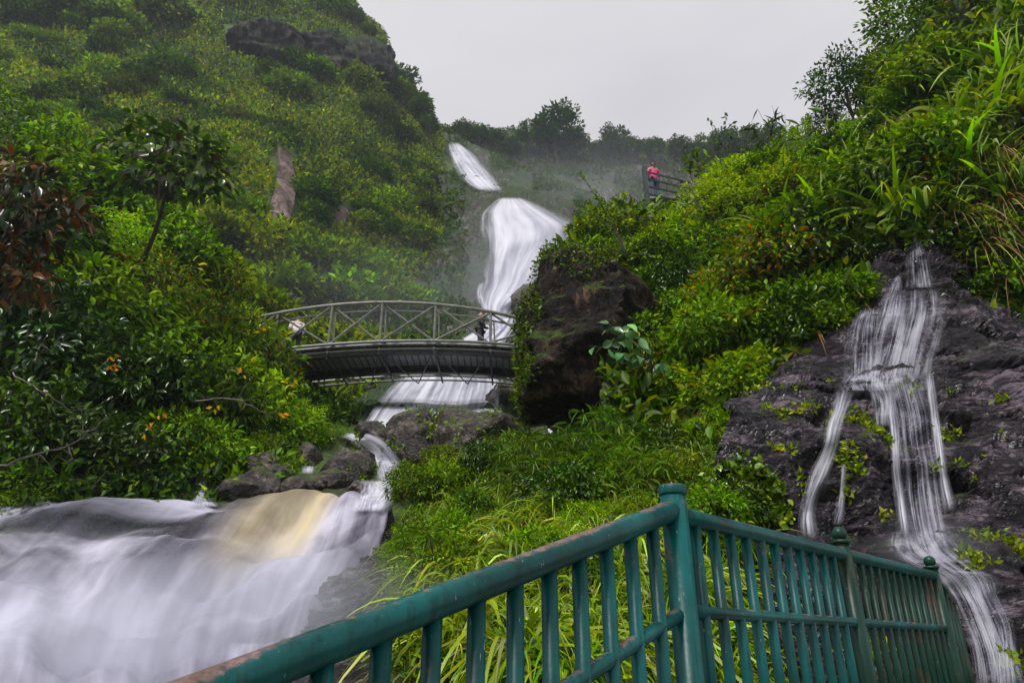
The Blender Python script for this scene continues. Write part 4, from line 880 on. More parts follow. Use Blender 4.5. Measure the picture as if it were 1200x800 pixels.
person((xm, 20.6, zw), .3, 'woman in a bright pink jacket behind the viewpoint fence', simple('pink_jacket', (.72, .06, .20), .8), simple('blue_trousers', (.05, .07, .12), .8), simple('reddish_hair', (.09, .02, .02), .5), .02, hairlong=True, H=1.72)
bpy.data.objects['viewing_platform'].location[2] = zw - PLZ - .003
# ---- small bits
mb = MB(); c = hit(bank, 506, 782); c = c[0] if c else Vector(W(506, 782, 5))
base = np.array(W(506, 778, 4.2)); 
for i, (dx, dz) in enumerate(((0, .05), (.004, .0), (-.003, -.05), (.002, -.09))): mb.beam(base + np.array([dx, 0, dz + .022]), base + np.array([dx + .003, 0, dz - .022]), .034, .012)
mb.tube([base + np.array([0, .015, .1]), base + np.array([0, .02, -.12]), base + np.array([0, .05, -.9])], .012, 8)
tag(link('tube_stake', mb.mesh('tube_stake'), simple('blue_plastic', (.01, .12, .42), .35)), 'short blue plastic stake in the grass behind the railing', 'stake')
SKYV = 7.8; SUN_E = 3.4; HAZE = .00045; EXPO = 0.
# ================================================================== GROUND COVER (nobody could count it)
def inpoly(poly):
    Q = np.array(poly, float)
    def f(P, px, py):
        ins = np.zeros(len(px), bool); j = len(Q) - 1
        for i in range(len(Q)):
            c = ((Q[i, 1] > py) != (Q[j, 1] > py)) & (px < (Q[j, 0] - Q[i, 0]) * (py - Q[i, 1]) / (Q[j, 1] - Q[i, 1] + 1e-9) + Q[i, 0]); ins ^= c; j = i
        return ins
    return f
def cover(name, p, n, size, pals, scale, aspect=.5, keep=None, kind='quad', mat=None, lift=.3, dark=.45, label=None, up=.6, patchy=.0, groupn=1, spread=.0):
    P, nn, px, py = scatter(p, n, keep)
    f = fbm(P / scale, 3); 
    if patchy: k = f > -1 + patchy; P, nn, f, px, py = P[k], nn[k], f[k], px[k], py[k]
    if groupn > 1:
        P = np.repeat(P, groupn, 0); nn = np.repeat(nn, groupn, 0); f = np.repeat(f, groupn)
    m = len(P); 
    nf = nn.copy(); 
    P = P + nn * (lift * rng.random(m) ** 1.5)[:, None] + (rng.normal(size=(m, 3)) * spread if spread else 0)
    g = fbm(P / (scale * .45) + 31, 2); sel = np.clip(((f + .25 * rng.normal(size=m)) * 1.4 + .5) * len(pals), 0, len(pals) - 1e-3).astype(int)
    tint = np.zeros((m, 3))
    for i, c in enumerate(pals):
        q = sel == i; tint[q] = pick(c, q.sum(), .25)
    tint *= np.exp(dark * g)[:, None]
    D = rdir(m, .15) + nn * .6; D[:, 2] += up * .3; U = nn + .5 * rng.normal(size=(m, 3)) + np.array([0, 0, .5])
    Ln = size * rng.uniform(.55, 1.35, m)
    me = mesh_np(name, *leaves(P, D, U, Ln, Ln * aspect, tint, kind)); o = link(name, me, mat or M_LEAF); tag(o, label, None, None, 'stuff'); return o
OLIVE = [(.045, .075, .012), (.07, .10, .018), (.09, .11, .022)]
STRAW = [(.15, .13, .055), (.12, .12, .04), (.18, .15, .07)]
bare = lambda P, px, py: ~(((np.abs(px - 330) < 14 + 5 * np.sin(py / 9)) & (py > 178) & (py < 262)) | ((np.abs(px - 395) < 20) & (np.abs(py - 252) < 14)) | ((px > 262 + 0) & (px < 458) & (py > 28 + (px - 262) * .12) & (py < 66 + (px - 262) * .16) & (fbm(P / 5, 2) > -.12)))
rockedge = lambda P, px, py: bare(P, px, py) & ~((px > 518) & (py > 160) & (py < 232)) & ~((px > 528 + 12 * np.sin(py / 14)) & (py > 225) & (fbm(P / 4, 2) > -.3)) & ~((px > 440) & (py > 330) & (fbm(P / 3, 2) > .1))
cover('hillside_undergrowth', hill, 170000, .62, [DARKG, OLIVE, GREEN, YELLG], 11, .5, rockedge, 'quad', M_FAR, .7, .6, 'mixed low green growth over the steep mountain slope')
cover('hillside_grass', hill, 45000, .6, [OLIVE, YELLG, YELLG, STRAW], 9, .22, rockedge, 'quad', M_FAR, .6, .4, 'tall yellowish grass over the steep mountain slope', 1.2, .95)
cover('ridge_undergrowth', ridge, 70000, .8, [DARKG, DARKG, OLIVE], 9, .5, lambda P, px, py: ~((px > 590) & (px < 720) & (py > 205) & (fbm(P / 6, 2) > -.25)), 'quad', M_FAR, .8, .4, 'dark low growth over the far ridge')
cover('gully_moss', falls_rock, 60000, .5, [DARKG, DARKG, OLIVE], 5, .5, lambda P, px, py: (P[:, 1] > 36) & ((((px > 672) | ((py < 192) & (px < 515)) | ((py < 200) & (px > 575)) | ((py < 224) & (px > 625))) & (fbm(P / 5, 3) > -.4)) | ((fbm(P / 3, 3) > np.where(px < 545, -.05, .12)) & ~((px > 548) & (px < 668)))), 'quad', M_FAR, .4, .3, 'sparse moss and small plants on the waterfall cliff')
slope_keep = lambda P, px, py: ~((px > 1030) & (px < 1100) & (py > 290)) & ~((px > 735) & (px < 806) & (py < 246))
cover('slope_undergrowth', slope, 42000, .25, [DARKG, GREEN, DARKG, YELLG, DARKG, GREEN + YELLG], 2.2, .46, slope_keep, 'leaf', M_LEAF, .45, .5, 'tangle of small leafy plants over the right hillside')
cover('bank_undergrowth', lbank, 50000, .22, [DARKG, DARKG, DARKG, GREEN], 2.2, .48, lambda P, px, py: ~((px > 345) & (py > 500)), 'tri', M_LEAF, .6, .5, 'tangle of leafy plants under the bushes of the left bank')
cover('bank_herbs', bank, 50000, .075, [DARKG, YELLG, GREEN, DARKG], 1.0, .5, lambda P, px, py: fbm(P / 1.3, 2) > -.35, 'tri', M_LEAF, .12, .7, 'low mossy herbs covering the near grassy bank')
def grass_cover(name, p, n, per, Ln, Wd, pals, droop, keep=None, label=None, up=(.5, 1), lean=.9, scale=1.5, seg=5, out=.5):
    P, nn, px, py = scatter(p, n, keep); f = fbm(P / scale, 2); m0 = len(P)
    base = rdir(m0) * .6
    P = np.repeat(P, per, 0); N2 = np.repeat(nn, per, 0); f = np.repeat(f, per); m = len(P); b = np.repeat(base, per, 0)
    P = P + rng.normal(size=(m, 3)) * .04; D = rdir(m) * lean * .6 + b * .35 + N2 * out; D[:, 2] = np.abs(D[:, 2]) * .6 + rng.uniform(*up, m)
    sel = np.clip(((f + .2 * rng.normal(size=m)) * 1.3 + .5) * len(pals), 0, len(pals) - 1e-3).astype(int); tint = np.zeros((m, 3))
    for i, c in enumerate(pals): q = sel == i; tint[q] = pick(c, q.sum(), .25)
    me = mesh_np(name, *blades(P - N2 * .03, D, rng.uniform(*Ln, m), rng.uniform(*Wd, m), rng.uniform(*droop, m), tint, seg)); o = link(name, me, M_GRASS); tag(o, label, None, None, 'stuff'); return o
LIME = [(.17, .27, .025), (.25, .35, .04), (.34, .42, .10)]
grass_cover('bank_grass', bank, 3800, 9, (.35, .75), (.014, .028), [GREEN, LIME, YELLG, LIME], (.5, 1.3), lambda P, px, py: (fbm(P / 1.1 + 5, 2) > -.02), 'long drooping grass over the near bank')
grass_cover('slope_grass', slope, 1500, 8, (.5, 1.1), (.02, .05), [GREEN, LIME, DRY, GREEN], (.5, 1.3), lambda P, px, py: (px > 860) & (fbm(P / 2 + 5, 2) > -.1) & ~((px > 1030) & (px < 1100) & (py > 280)), 'long drooping grass over the right hillside', scale=2.5)

# ================================================================== SINGLE PLANTS
# -- prototypes
for i in range(4): bush_proto('far%d' % i, 20 + i, (1, 1, .8), 70, 16, .24, .5, .26, [GREEN, DARKG, OLIVE, GREEN + OLIVE + YELLG][i], 'quad', M_FAR, .22, .2, 4)
for i in range(3): tree_proto('ftree%d' % i, 40 + i, 6.5, (2.0, 2.0, [1.6, 2.4, 1.2][i]), [90, 110, 60][i], 22, .36, .6, .5, DARKG)
for i in range(3): bush_proto('broad%d' % i, 60 + i, (1, 1, .85), 120, 13, .165, .42, .24, [GREEN, DARKG + GREEN, GREEN + BRIGHT][i], 'leaf', M_LEAF, .3, .55, 9)
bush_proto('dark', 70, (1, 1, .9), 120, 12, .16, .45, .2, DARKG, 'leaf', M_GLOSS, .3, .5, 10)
bush_proto('bright', 71, (1, 1, 1.1), 140, 17, .10, .5, .17, BRIGHT, 'tri', M_LEAF, .22, .2, 8)
bush_proto('gold', 72, (1, 1, .8), 125, 14, .15, .36, .2, YELLG + GREEN + GREEN + DARKG + RUST[:1], 'leaf', M_LEAF, .3, .5, 9)
bush_proto('rust', 73, (1, 1, .7), 130, 14, .13, .4, .2, RUST + GREEN + GREEN + DARKG, 'leaf', M_LEAF, .3, .4, 8)
bush_proto('fine', 74, (1, 1, .75), 160, 18, .085, .42, .17, BRIGHT + GREEN, 'tri', M_LEAF, .25, .3, 8)
bush_proto('biglf', 78, (1.1, 1, .95), 74, 7, .27, .5, .34, DARKG + GREEN + [(.03, .05, .02), (.06, .04, .018)], 'leaf', M_GLOSS, .3, .7, 12, None, -.85, M_BARK, .85)
bush_proto('bronze', 76, (1, 1, .9), 64, 8, .26, .42, .26, [(.09, .04, .012), (.14, .055, .014), (.04, .045, .012), (.02, .045, .012), (.03, .05, .02), (.015, .03, .01), (.18, .09, .02)], 'leaf', M_GLOSS, .3, .6, 8, None, -.3)
bush_proto('palm', 77, (1, 1, .8), 36, 9, .30, .13, .16, [(.10, .2, .02), (.15, .25, .03), (.07, .15, .02)], 'leaf', M_LEAF, .2, .75, 12, None, .0, M_BARK, .9)
fern_proto('fern', 9, 1.0, BRIGHT, .17); fern_proto('fernd', 8, 1.0, GREEN, .18)
tuft_proto('tuft', 80, (.4, .85), (.012, .026), LIME + YELLG + GREEN, (.5, 1.3), .9); tuft_proto('tuftg', 70, (.4, .8), (.012, .024), GREEN + BRIGHT, (.5, 1.2), .9)
tuft_proto('reed', 50, (1.2, 2.2), (.05, .11), GREEN + BRIGHT + [(.28, .38, .12), (.34, .44, .18)], (.35, 1.0), .7, .1, None, .25, 'blades', 8)
tuft_proto('palereed', 34, (.9, 1.5), (.03, .055), [(.26, .36, .16), (.2, .3, .1), (.34, .4, .22)], (.5, 1.2), .5, .1, None, .2, 'blades', 8)
tuft_proto('dry', 60, (.8, 1.7), (.015, .035), DRY, (.9, 1.7), .8, .15, None, .3, 'blades', 7)

def at(p, px, py, sink=.1):
    h = hit(p, px, py)
    if h is None: return None
    return h[0] - h[1] * sink
# -- bushes over the mountain slope
k = 0
for i in range(900):
    if k >= 170: break
    px, py = rng.uniform(-30, 600), rng.uniform(-30, 440)
    if px > 440 and py > 300: continue
    if not rockedge(np.array([W(px, py, 60)]), np.array([px]), np.array([py]))[0]: continue
    if abs(px - 330) < 30 and 150 < py < 285: continue
    h = hit(hill, px, py)
    if h is None: continue
    if fbm(np.array([h[0]]) / 14 + 3, 2)[0] < -.08 and rng.random() < .75: continue
    d = (h[0] - EYE).length; s = rng.uniform(8, 21) * d / 800
    z = 'upper' if py < 150 else 'lower'
    v = int(rng.choice(4, p=[.38, .34, .16, .12])); place('far%d' % v, 'bush', h[0] - h[1] * .3, s * np.array([rng.uniform(.9, 1.3), rng.uniform(.9, 1.3), rng.uniform(.8, 1.2)]),
       ['rounded green bush on the %s mountain slope', 'dark green bush on the %s mountain slope', 'olive bush on the %s mountain slope', 'yellow-green bush on the %s mountain slope'][v] % z, 'bush',
       ['green', 'dark', 'olive', 'yellow-green'][v] + ' bushes on the %s mountain slope' % z); k += 1
# a row of soft bushes behind the bridge
for px, py, r in ((262, 322, 34), (300, 352, 38), (335, 330, 40), (372, 345, 40), (412, 340, 42), (450, 345, 38), (486, 352, 30), (398, 300, 34), (352, 290, 30), (300, 285, 34), (440, 308, 26), (250, 270, 30), (520, 360, 20)):
    h = hit(hill, px, py + r * .7)
    if h: d = (h[0] - EYE).length; place('far%d' % rng.choice([0, 0, 2, 3]), 'bush', h[0] - h[1] * .3, r * d / 800, 'soft bright bush in the mist just behind the footbridge', 'bush', 'misty bushes behind the footbridge')
# -- trees on the skylines
for px, py, hgt, key in ((446, 62, 26, 0), (456, 92, 26, 1), (470, 112, 24, 0), (482, 122, 30, 1), (496, 142, 40, 0), (506, 160, 34, 2), (420, 24, 24, 2), (436, 38, 20, 0), (400, 4, 24, 0)):
    h = hit(hill, px - 4, py + 12)
    if h: d = (h[0] - EYE).length; place('ftree%d' % key, 'tree', h[0], hgt * d / 800 / 6.5 * 1.1, 'dark tree standing out on the edge of the mountain slope', 'tree', 'trees along the edge of the mountain slope')
TL = [(516, 176, 34, 0, 'tree just right of the mountain edge above the topmost fall'), (540, 170, 34, 1, 'broad dark tree right above the topmost fall'), (560, 172, 32, 0, 'tree on the far ridge, third from the topmost fall'), (580, 176, 30, 2, 'low flat tree on the far ridge right of the topmost fall'),
      (600, 180, 24, 1, 'low tree in the dip of the far ridge'), (622, 180, 42, 2, 'thin open tree beside the tallest tree of the far ridge'), (655, 186, 68, 1, 'tallest broad tree on the far ridge'), (640, 184, 46, 0, 'rounded tree touching the tallest tree of the far ridge'), (676, 186, 40, 0, 'tree leaning on the right side of the tallest ridge tree'),
      (700, 184, 24, 2, 'small low tree between the two high groups of the far ridge'), (722, 190, 46, 1, 'second tall tree on the far ridge, left of the viewpoint'), (742, 190, 34, 0, 'tree right of the second tall ridge tree'), (768, 192, 34, 2, 'tree rising behind the viewpoint fence'), (800, 192, 36, 0, 'dark tree beyond the viewpoint fence'),
      (826, 196, 38, 1, 'dark tree beyond the shrubs right of the viewpoint'), (852, 196, 46, 0, 'tall dark tree behind the shrubs on the right skyline'), (880, 194, 48, 1, 'broad dark tree on the right skyline'), (910, 190, 46, 0, 'rightmost dark tree beyond the hillside shrubs')]
for px, py, hgt, key, lab in TL:
    h = hit(ridge, px, py + 6) or hit(ridge, px, py + 14)
    if h: d = (h[0] - EYE).length; place('ftree%d' % key, 'tree', h[0] - Vector((0, 0, .5)), hgt * d / 800 / 6.5 * 1.15, lab, 'tree', 'trees on the far ridge')
# -- left bank bushes
LB = [(20, 235, 1.7, 'broad0'), (90, 215, 1.6, 'broad1'), (150, 250, 1.9, 'broad2'), (60, 290, 1.7, 'dark'), (130, 300, 1.5, 'bright'), (205, 300, 1.6, 'broad1'), (248, 335, 1.4, 'gold'), (180, 345, 1.5, 'gold'),
      (20, 350, 1.8, 'dark'), (100, 370, 1.7, 'broad0'), (170, 400, 1.6, 'broad2'), (235, 400, 1.6, 'gold'), (280, 400, 1.45, 'gold'), (296, 435, 1.35, 'gold'), (20, 430, 1.7, 'dark'), (90, 450, 1.5, 'dark'),
      (160, 470, 1.4, 'dark'), (225, 470, 1.5, 'broad1'), (280, 480, 1.4, 'broad2'), (325, 500, 1.15, 'broad2'), (350, 500, .8, 'bright'), (392, 492, .55, 'fine'), (20, 520, 1.3, 'dark'), (90, 530, 1.1, 'dark'), (150, 545, 1.0, 'dark'), (205, 530, 1.0, 'broad0'),
      (250, 535, .9, 'broad2'), (300, 530, .9, 'fine'), (332, 530, .6, 'fine'), (30, 572, .6, 'broad0'), (5, 590, .5, 'fine'), (60, 175, 1.5, 'broad2'), (120, 180, 1.4, 'broad2'), (170, 215, 1.2, 'bright')]
LBL = {'broad0': 'leafy mid-green bush', 'broad1': 'two-toned green bush', 'broad2': 'fresh green broad-leaved bush', 'dark': 'glossy-leaved bush coloured dark for deep shade', 'bright': 'upright bright green bush', 'gold': 'yellow-green bush with narrow leaves', 'fine': 'low fine-leaved bright bush'}  # the dark bushes put the left bank's deep shade into their leaf colour
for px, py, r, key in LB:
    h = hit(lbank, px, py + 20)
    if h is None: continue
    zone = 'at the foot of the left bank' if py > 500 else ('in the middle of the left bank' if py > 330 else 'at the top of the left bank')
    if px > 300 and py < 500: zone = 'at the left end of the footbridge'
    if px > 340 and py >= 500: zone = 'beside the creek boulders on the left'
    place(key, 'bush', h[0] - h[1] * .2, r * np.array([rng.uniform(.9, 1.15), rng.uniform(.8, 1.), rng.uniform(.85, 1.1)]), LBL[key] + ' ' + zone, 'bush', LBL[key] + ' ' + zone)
def off_bank(px, py, Y, r, key, name, label, catn, sc=None):
    """rooted on the bank behind its crown"""
    c = Vector(W(px, py, Y)); return place(key, name, c - Vector((0, 0, r * 1.0)), (r, r, r) if sc is None else sc, label, catn)
off_bank(200, 178, 15.5, 1.35, 'biglf', 'shrub', 'dark shrub with large shiny leaves on a bent bare stem', 'shrub', (1.4, 1.1, 1.15))
mb = MB(); c = Vector(W(200, 190, 15.5)); a = np.array(hit(lbank, 150, 330)[0]); t = np.linspace(0, 1, 9)[:, None]; pts = a + (np.array(c) - a) * t + np.array([.5, 0, -.6]) * (t * (1 - t)) * 2; mb.tube(pts, np.linspace(.09, .035, 9), 8)
o = link('stem', mb.mesh('stem', True), M_BARK); o.parent = [q for q in COL.objects if q.get('label', '').startswith('dark shrub with large')][0]
bpy.context.view_layer.update(); o.matrix_parent_inverse = o.parent.matrix_world.inverted()
off_bank(22, 225, 9.5, .95, 'bronze', 'shrub', 'bronze-leaved shrub at the left edge of the view', 'shrub', (.9, .9, 1.05))
off_bank(10, 300, 9.8, .8, 'bronze', 'shrub', 'rusty brown shrub hanging below the bronze-leaved one', 'shrub')
# bare twisted branches low on the left bank
def branch(pts, r, label, Y=None, twigs=5):
    P = np.array([W(*q) for q in pts]); A_ = cr_matrix(len(P), 16); C_ = A_ @ P; C_ += rng.normal(size=C_.shape) * .015; mb = MB(); mb.tube(C_, np.linspace(r, r * .3, 16), 6)
    for _ in range(twigs):
        i = rng.integers(4, 14); d = rdir(1)[0] * np.array([1, .5, 1]); tt = np.linspace(0, 1, 5)[:, None]; mb.tube(C_[i] + d * tt * rng.uniform(.3, .6) + rng.normal(size=(5, 3)) * .02 * tt, np.linspace(r * .4, r * .12, 5), 5)
    return tag(link('bare_branch', mb.mesh('bare_branch', True), M_PALE), label, 'branch', 'bare branches on the left bank')
branch([(0, 545, 11.3), (45, 532, 11.2), (80, 522, 11.2), (105, 505, 11.2), (128, 488, 11.3)], .02, 'long pale bare branch low over the left bank', twigs=7)
branch([(14, 438, 11.6), (45, 455, 11.5), (80, 478, 11.4), (112, 480, 11.4)], .014, 'thin bare branch sloping down through the dark bushes')
branch([(78, 520, 11.3), (84, 535, 11.2), (82, 542, 11.2)], .02, 'short forked bare twig below the long pale branch', twigs=3)
branch([(40, 425, 11.9), (48, 405, 11.9), (56, 410, 11.9)], .02, 'small crooked bare twig in the dark bushes', twigs=2)
branch([(230, 470, 12.8), (270, 466, 12.6), (300, 478, 12.6), (318, 488, 12.8)], .018, 'bare twig among the yellow-green bushes by the footbridge')
branch([(108, 572, 12.2), (124, 552, 12.2)], .015, 'straight bare stick leaning at the river edge', twigs=0)
# yellow autumn leaves here and there in the left bushes
ypx = [(133, 427), (186, 484), (170, 500), (341, 448), (312, 382), (253, 472), (127, 416), (330, 484), (280, 432), (60, 330)]
Py = np.concatenate([np.array(W(x, y, 12.6)) + rng.normal(size=(3, 3)) * .06 for x, y in ypx]); m_ = len(Py)
me = mesh_np('yellow_leaves', *leaves(Py, rdir(m_) - np.array([0, 0, .8]), rng.normal(size=(m_, 3)) + np.array([0, -1, 0]), np.full(m_, .13), np.full(m_, .07), pick([(.55, .32, .02), (.5, .22, .02)], m_, .1), 'tri'))
tag(link('yellow_leaves', me, M_LEAF), 'scattered yellow leaves in the left bushes', None, None, 'stuff')

# -- right hillside
RS = [(705, 300, .9, 'fine', 'fine-leaved bright bush on top of the leaning boulder'), (745, 300, .8, 'fine', 'fine bright bush just below the viewpoint fence'), (800, 292, .75, 'bright', 'lush bright bush below the right end of the viewpoint fence'),
      (735, 330, .8, 'broad1', 'dark two-toned bush against the boulder top'), (785, 335, .9, 'fine', 'fine bright bush in the middle of the hillside left part'), (835, 300, 1.0, 'gold', 'yellow-green narrow-leaved bush right of the viewpoint'), (840, 250, 1.0, 'bright', 'bright round bush on the skyline right of the viewpoint'),
      (872, 250, 1.0, 'gold', 'yellowish bush on the skyline beside the bamboo twig'), (850, 350, .9, 'rust', 'reddish-tinged bush in the middle of the right hillside'), (905, 320, 1.0, 'rust', 'reddish bush above the dark rock recess'), (890, 395, .9, 'rust', 'large yellow and red tinted bush left of the side waterfall'),
      (840, 410, .9, 'broad2', 'fresh green bush right of the big pale leaves'), (930, 370, .85, 'broad1', 'two-toned bush beside the top of the side waterfall'), (945, 400, .8, 'dark', 'dark bush right against the upper wet rock'), (900, 450, .7, 'broad0', 'mid-green bush hanging over the rock ledge'), (855, 460, .7, 'gold', 'yellow-green bush at the left end of the rock ledge'),
      (810, 455, .7, 'gold', 'narrow-leaved bush between boulder and rock ledge'), (980, 320, .9, 'dark', 'dark bush above the upper wet rock'), (1010, 290, .8, 'dark', 'dark bush left of the topmost veil'), (960, 270, 1.0, 'broad0', 'mid-green bush under the tall grasses'), (915, 235, 1.0, 'broad2', 'fresh green bush below the skyline plantain'),
      (1120, 290, .8, 'dark', 'dark bush right of the topmost veil'), (1150, 350, .8, 'dark', 'dark bush in the shade right of the upper wet rock'), (1180, 380, .6, 'broad1', 'small bush over the right end of the rock ledge'), (1000, 215, 1.0, 'broad0', 'mid-green bush on the upper right hillside'), (945, 215, .7, 'rust', 'reddish bush on the skyline left of the tall tree'),
      (1060, 210, 1.0, 'broad1', 'two-toned bush under the reeds on the upper right'), (1120, 190, 1.0, 'broad0', 'mid-green bush below the top right tree'), (770, 390, .6, 'dark', 'dark bush in the hollow right of the boulder'), (800, 365, .7, 'broad1', 'two-toned bush above the big pale leaves'), (870, 510, .5, 'gold', 'small yellowish bush at the foot of the right hillside'),
      (1110, 330, .5, 'broad1', 'small bush beside the second veil of the side waterfall'), (700, 270, .8, 'gold', 'open twiggy bush leaning out over the boulder'), (985, 165, .8, 'dark', 'dark bush on the skyline under the small dark trees'),
      (850, 215, 1.0, 'fine', 'fine-leaved bush forming the skyline right of the viewpoint fence'), (865, 212, .9, 'broad2', 'fresh green bush rising on the skyline below the sapling'), (900, 200, .9, 'broad0', 'mid-green bush on the skyline below the bamboo twig'), (935, 192, .9, 'bright', 'tall bright bush on the skyline left of the plantain-like plant'),
      (970, 190, .8, 'broad1', 'tall two-toned bush on the skyline at the plantain-like plant'), (1005, 172, .8, 'broad0', 'tall mid-green bush on the skyline left of the top right tree'), (1045, 145, .8, 'dark', 'tall dark bush under the left side of the top right tree'), (1090, 95, 1.1, 'broad0', 'mid-green bush in front of the top right tree'),
      (1150, 300, .8, 'broad0', 'mid-green bush between the pale drooping clumps'), (1135, 375, .55, 'broad1', 'small two-toned bush low beside the second veil'), (1185, 345, .7, 'broad0', 'mid-green bush in the shade at the right edge'), (960, 395, .6, 'broad0', 'mid-green bush just left of the wide white veil'),
      (1030, 300, .6, 'dark', 'small dark bush above the small slanting veil'), (845, 500, .55, 'fine', 'low bright bush spilling onto the left of the rock ledge'), (705, 340, .8, 'broad0', 'mid-green bush draped over the top of the leaning boulder'), (760, 310, .9, 'broad1', 'two-toned bush behind the top of the leaning boulder'), (755, 375, .7, 'broad0', 'mid-green bush hanging down the right of the leaning boulder'),
      (768, 262, .42, 'fine', 'small bright bush at the foot of the viewpoint fence'), (792, 262, .42, 'broad0', 'small mid-green bush under the right part of the viewpoint fence'),
      (740, 400, .7, 'broad1', 'two-toned bush draped over the right side of the leaning boulder'), (765, 350, .8, 'rust', 'reddish-green bush against the right side of the leaning boulder'), (775, 430, .7, 'gold', 'yellow-green bush at the lower right of the leaning boulder'), (1160, 400, .5, 'dark', 'small dark bush on the right of the rock ledge'),
      (1000, 365, .6, 'broad0', 'mid-green bush leaning over the wide white veil'), (965, 430, .5, 'dark', 'small dark bush on the left end of the upper wet rock'), (1130, 240, .9, 'gold', 'yellow-green bush above the right dark bushes')]
for px, py, r, key, lab in RS:
    h = hit(slope, px, py + 14) or hit(slope, px, py + 34)
    if h is None: print('miss', lab); continue
    place(key, 'bush', h[0] - h[1] * .15, r * np.array([rng.uniform(.95, 1.2), rng.uniform(.85, 1.), rng.uniform(.8, 1.05)]), lab, 'bush')
nf = 0
for px, py, s in ((760, 270, .9), (800, 265, 1.), (845, 240, 1.), (870, 225, 1.1), (900, 215, 1.), (925, 210, 1.1), (860, 270, 1.0), (905, 270, .9), (740, 265, .8), (820, 310, .8), (775, 310, .8), (845, 195, .9), (890, 190, 1.0)):
    h = hit(slope, px, py + 12)
    if h and not (735 < px < 806 and py < 280): place('fern', 'fern', h[0] + h[1] * .25, s * 1.25, 'bright green fern arching among the shrubs near the viewpoint', 'fern', 'ferns on the right hillside near the viewpoint'); nf += 1
for px, py, s in ((660, 470, .55), (690, 455, .5), (650, 505, .5), (720, 500, .5), (765, 520, .5), (620, 560, .5), (850, 520, .5), (800, 560, .45)):
    h = hit([bank, slope], px, py + 12)
    if h: place('fernd', 'fern', h[0], s, 'dark green fern among the grasses under the leaning boulder', 'fern', 'ferns under the leaning boulder')
for px, py in ((1000, 240), (1030, 215), (1050, 240), (1085, 170), (1120, 130), (1150, 150), (1180, 110), (1140, 210), (1175, 190), (1190, 240), (1100, 215), (1060, 150), (1020, 180), (970, 245), (1160, 60), (1195, 170), (1110, 250), (1075, 115), (940, 250), (1195, 60), (1010, 265), (1040, 190), (990, 205), (1075, 200), (1100, 160), (1130, 100), (1165, 130), (1190, 150), (1150, 110), (1115, 175), (1090, 240), (1180, 215), (1140, 180), (960, 225), (1010, 195), (915, 255), (1170, 90), (1120, 60)):
    h = hit(slope, px, py + 15)
    if h: place1('reed', 'reed_clump', h[0] - h[1] * .1, rng.uniform(.75, 1.15), 'clump of tall broad-bladed grass on the upper right hillside', 'grass clump', 'tall broad grasses on the upper right hillside')
for px, py, s, lab in ((1010, 300, .95, 'pale clump of long drooping grass hanging left of the topmost veil'), (1150, 250, .9, 'pale drooping grass clump right of the topmost veil'), (1185, 300, .9, 'pale drooping grass clump near the right edge'), (1085, 225, .8, 'pale drooping grass clump above the topmost veil')):
    h = hit(slope, px, py - 25)
    if h: place1('palereed', 'grass_clump', h[0] + h[1] * .15, s, lab, 'grass clump')
for px, py in ((1150, 200), (1175, 250), (1195, 280), (1190, 340), (1165, 300), (1060, 160), (1135, 260), (1180, 200)):
    h = hit(slope, px, py)
    if h: place1('dry', 'dry_grass', h[0] + h[1] * .25, rng.uniform(.8, 1.1), 'hanging clump of dry brown grass near the right edge', 'grass clump', 'dry brown grass clumps near the right edge')
for px, py in ((800, 490), (820, 500), (840, 485), (785, 505)):
    h = hit(slope, px, py)
    if h: place1('dry', 'dry_grass', h[0] + h[1] * .2, .5, 'small brownish grass clump between boulder and rock ledge', 'grass clump', 'brownish grass clumps between boulder and ledge')
# tree at the top right and small trees on that skyline
tree_proto('rtree', 91, 5.2, (2.1, 1.8, 1.7), 210, 26, .15, .5, .36, DARKG + GREEN, 'tri', M_LEAF, .13, .2)
tree_proto('rtree2', 92, 3.4, (1.1, 1.1, .8), 90, 22, .13, .5, .26, DARKG, 'tri', M_LEAF, .07, .1)
for px, py, Y, key, s, lab in ((1150, 150, 17, 'rtree', 1.35, 'large dark leafy tree at the top right'), (1215, 120, 16, 'rtree', 1.25, 'dark tree cut by the right edge at the top'), (1085, 175, 18, 'rtree', .8, 'smaller dark tree left of the large top right tree'), (1010, 178, 20, 'rtree2', 1.25, 'small dark tree standing on the right skyline'), (1045, 165, 19, 'rtree2', 1.0, 'small dark tree next to the top right tree'), (978, 195, 22, 'rtree2', .8, 'small dark shrub-like tree left on the right skyline')):
    place(key, 'tree', W(px, py, Y), s, lab, 'tree')
def sprig(name, base, tips, label, leaf, asp, cols, per, r=.012, mat=None, droop=.8, catn='twig'):
    """a few thin arching twigs with leaves along them"""
    o = empty(name, base, 0, 1); tag(o, label, catn); b = np.array(base); mb = MB(); P, D = [], []
    for q in tips:
        q = np.array(q); t = np.linspace(0, 1, 12)[:, None]; pts = b + (q - b) * t + np.array([0, 0, 1.]) * (t * (1 - t)) * np.linalg.norm(q - b) * .35; mb.tube(pts - b, np.linspace(r, r * .3, 12), 5); T = nrm(np.gradient(pts, axis=0))
        for _ in range(per):
            i = rng.integers(4, 12); P.append(pts[i] - b); D.append(T[i] * .5 + rdir(1)[0] * .9 - np.array([0, 0, droop]))
    P, D = np.array(P), np.array(D); n = len(P); Ln = leaf * rng.uniform(.7, 1.2, n)
    link('twigs', mb.mesh('twigs', True), M_BARK, o); link('leaves', mesh_np('leaves', *leaves(P, D, rng.normal(size=(n, 3)) + np.array([0, -.6, .6]), Ln, Ln * asp, pick(cols, n, .2), 'leaf')), mat or M_LEAF, o); return o
sprig('bamboo_twig', W(925, 215, 15.5), [W(888, 128, 15), W(905, 124, 15.2), W(920, 135, 15), W(880, 142, 15)], 'thin bamboo twig with drooping leaves against the sky', .42, .12, DARKG, 8)
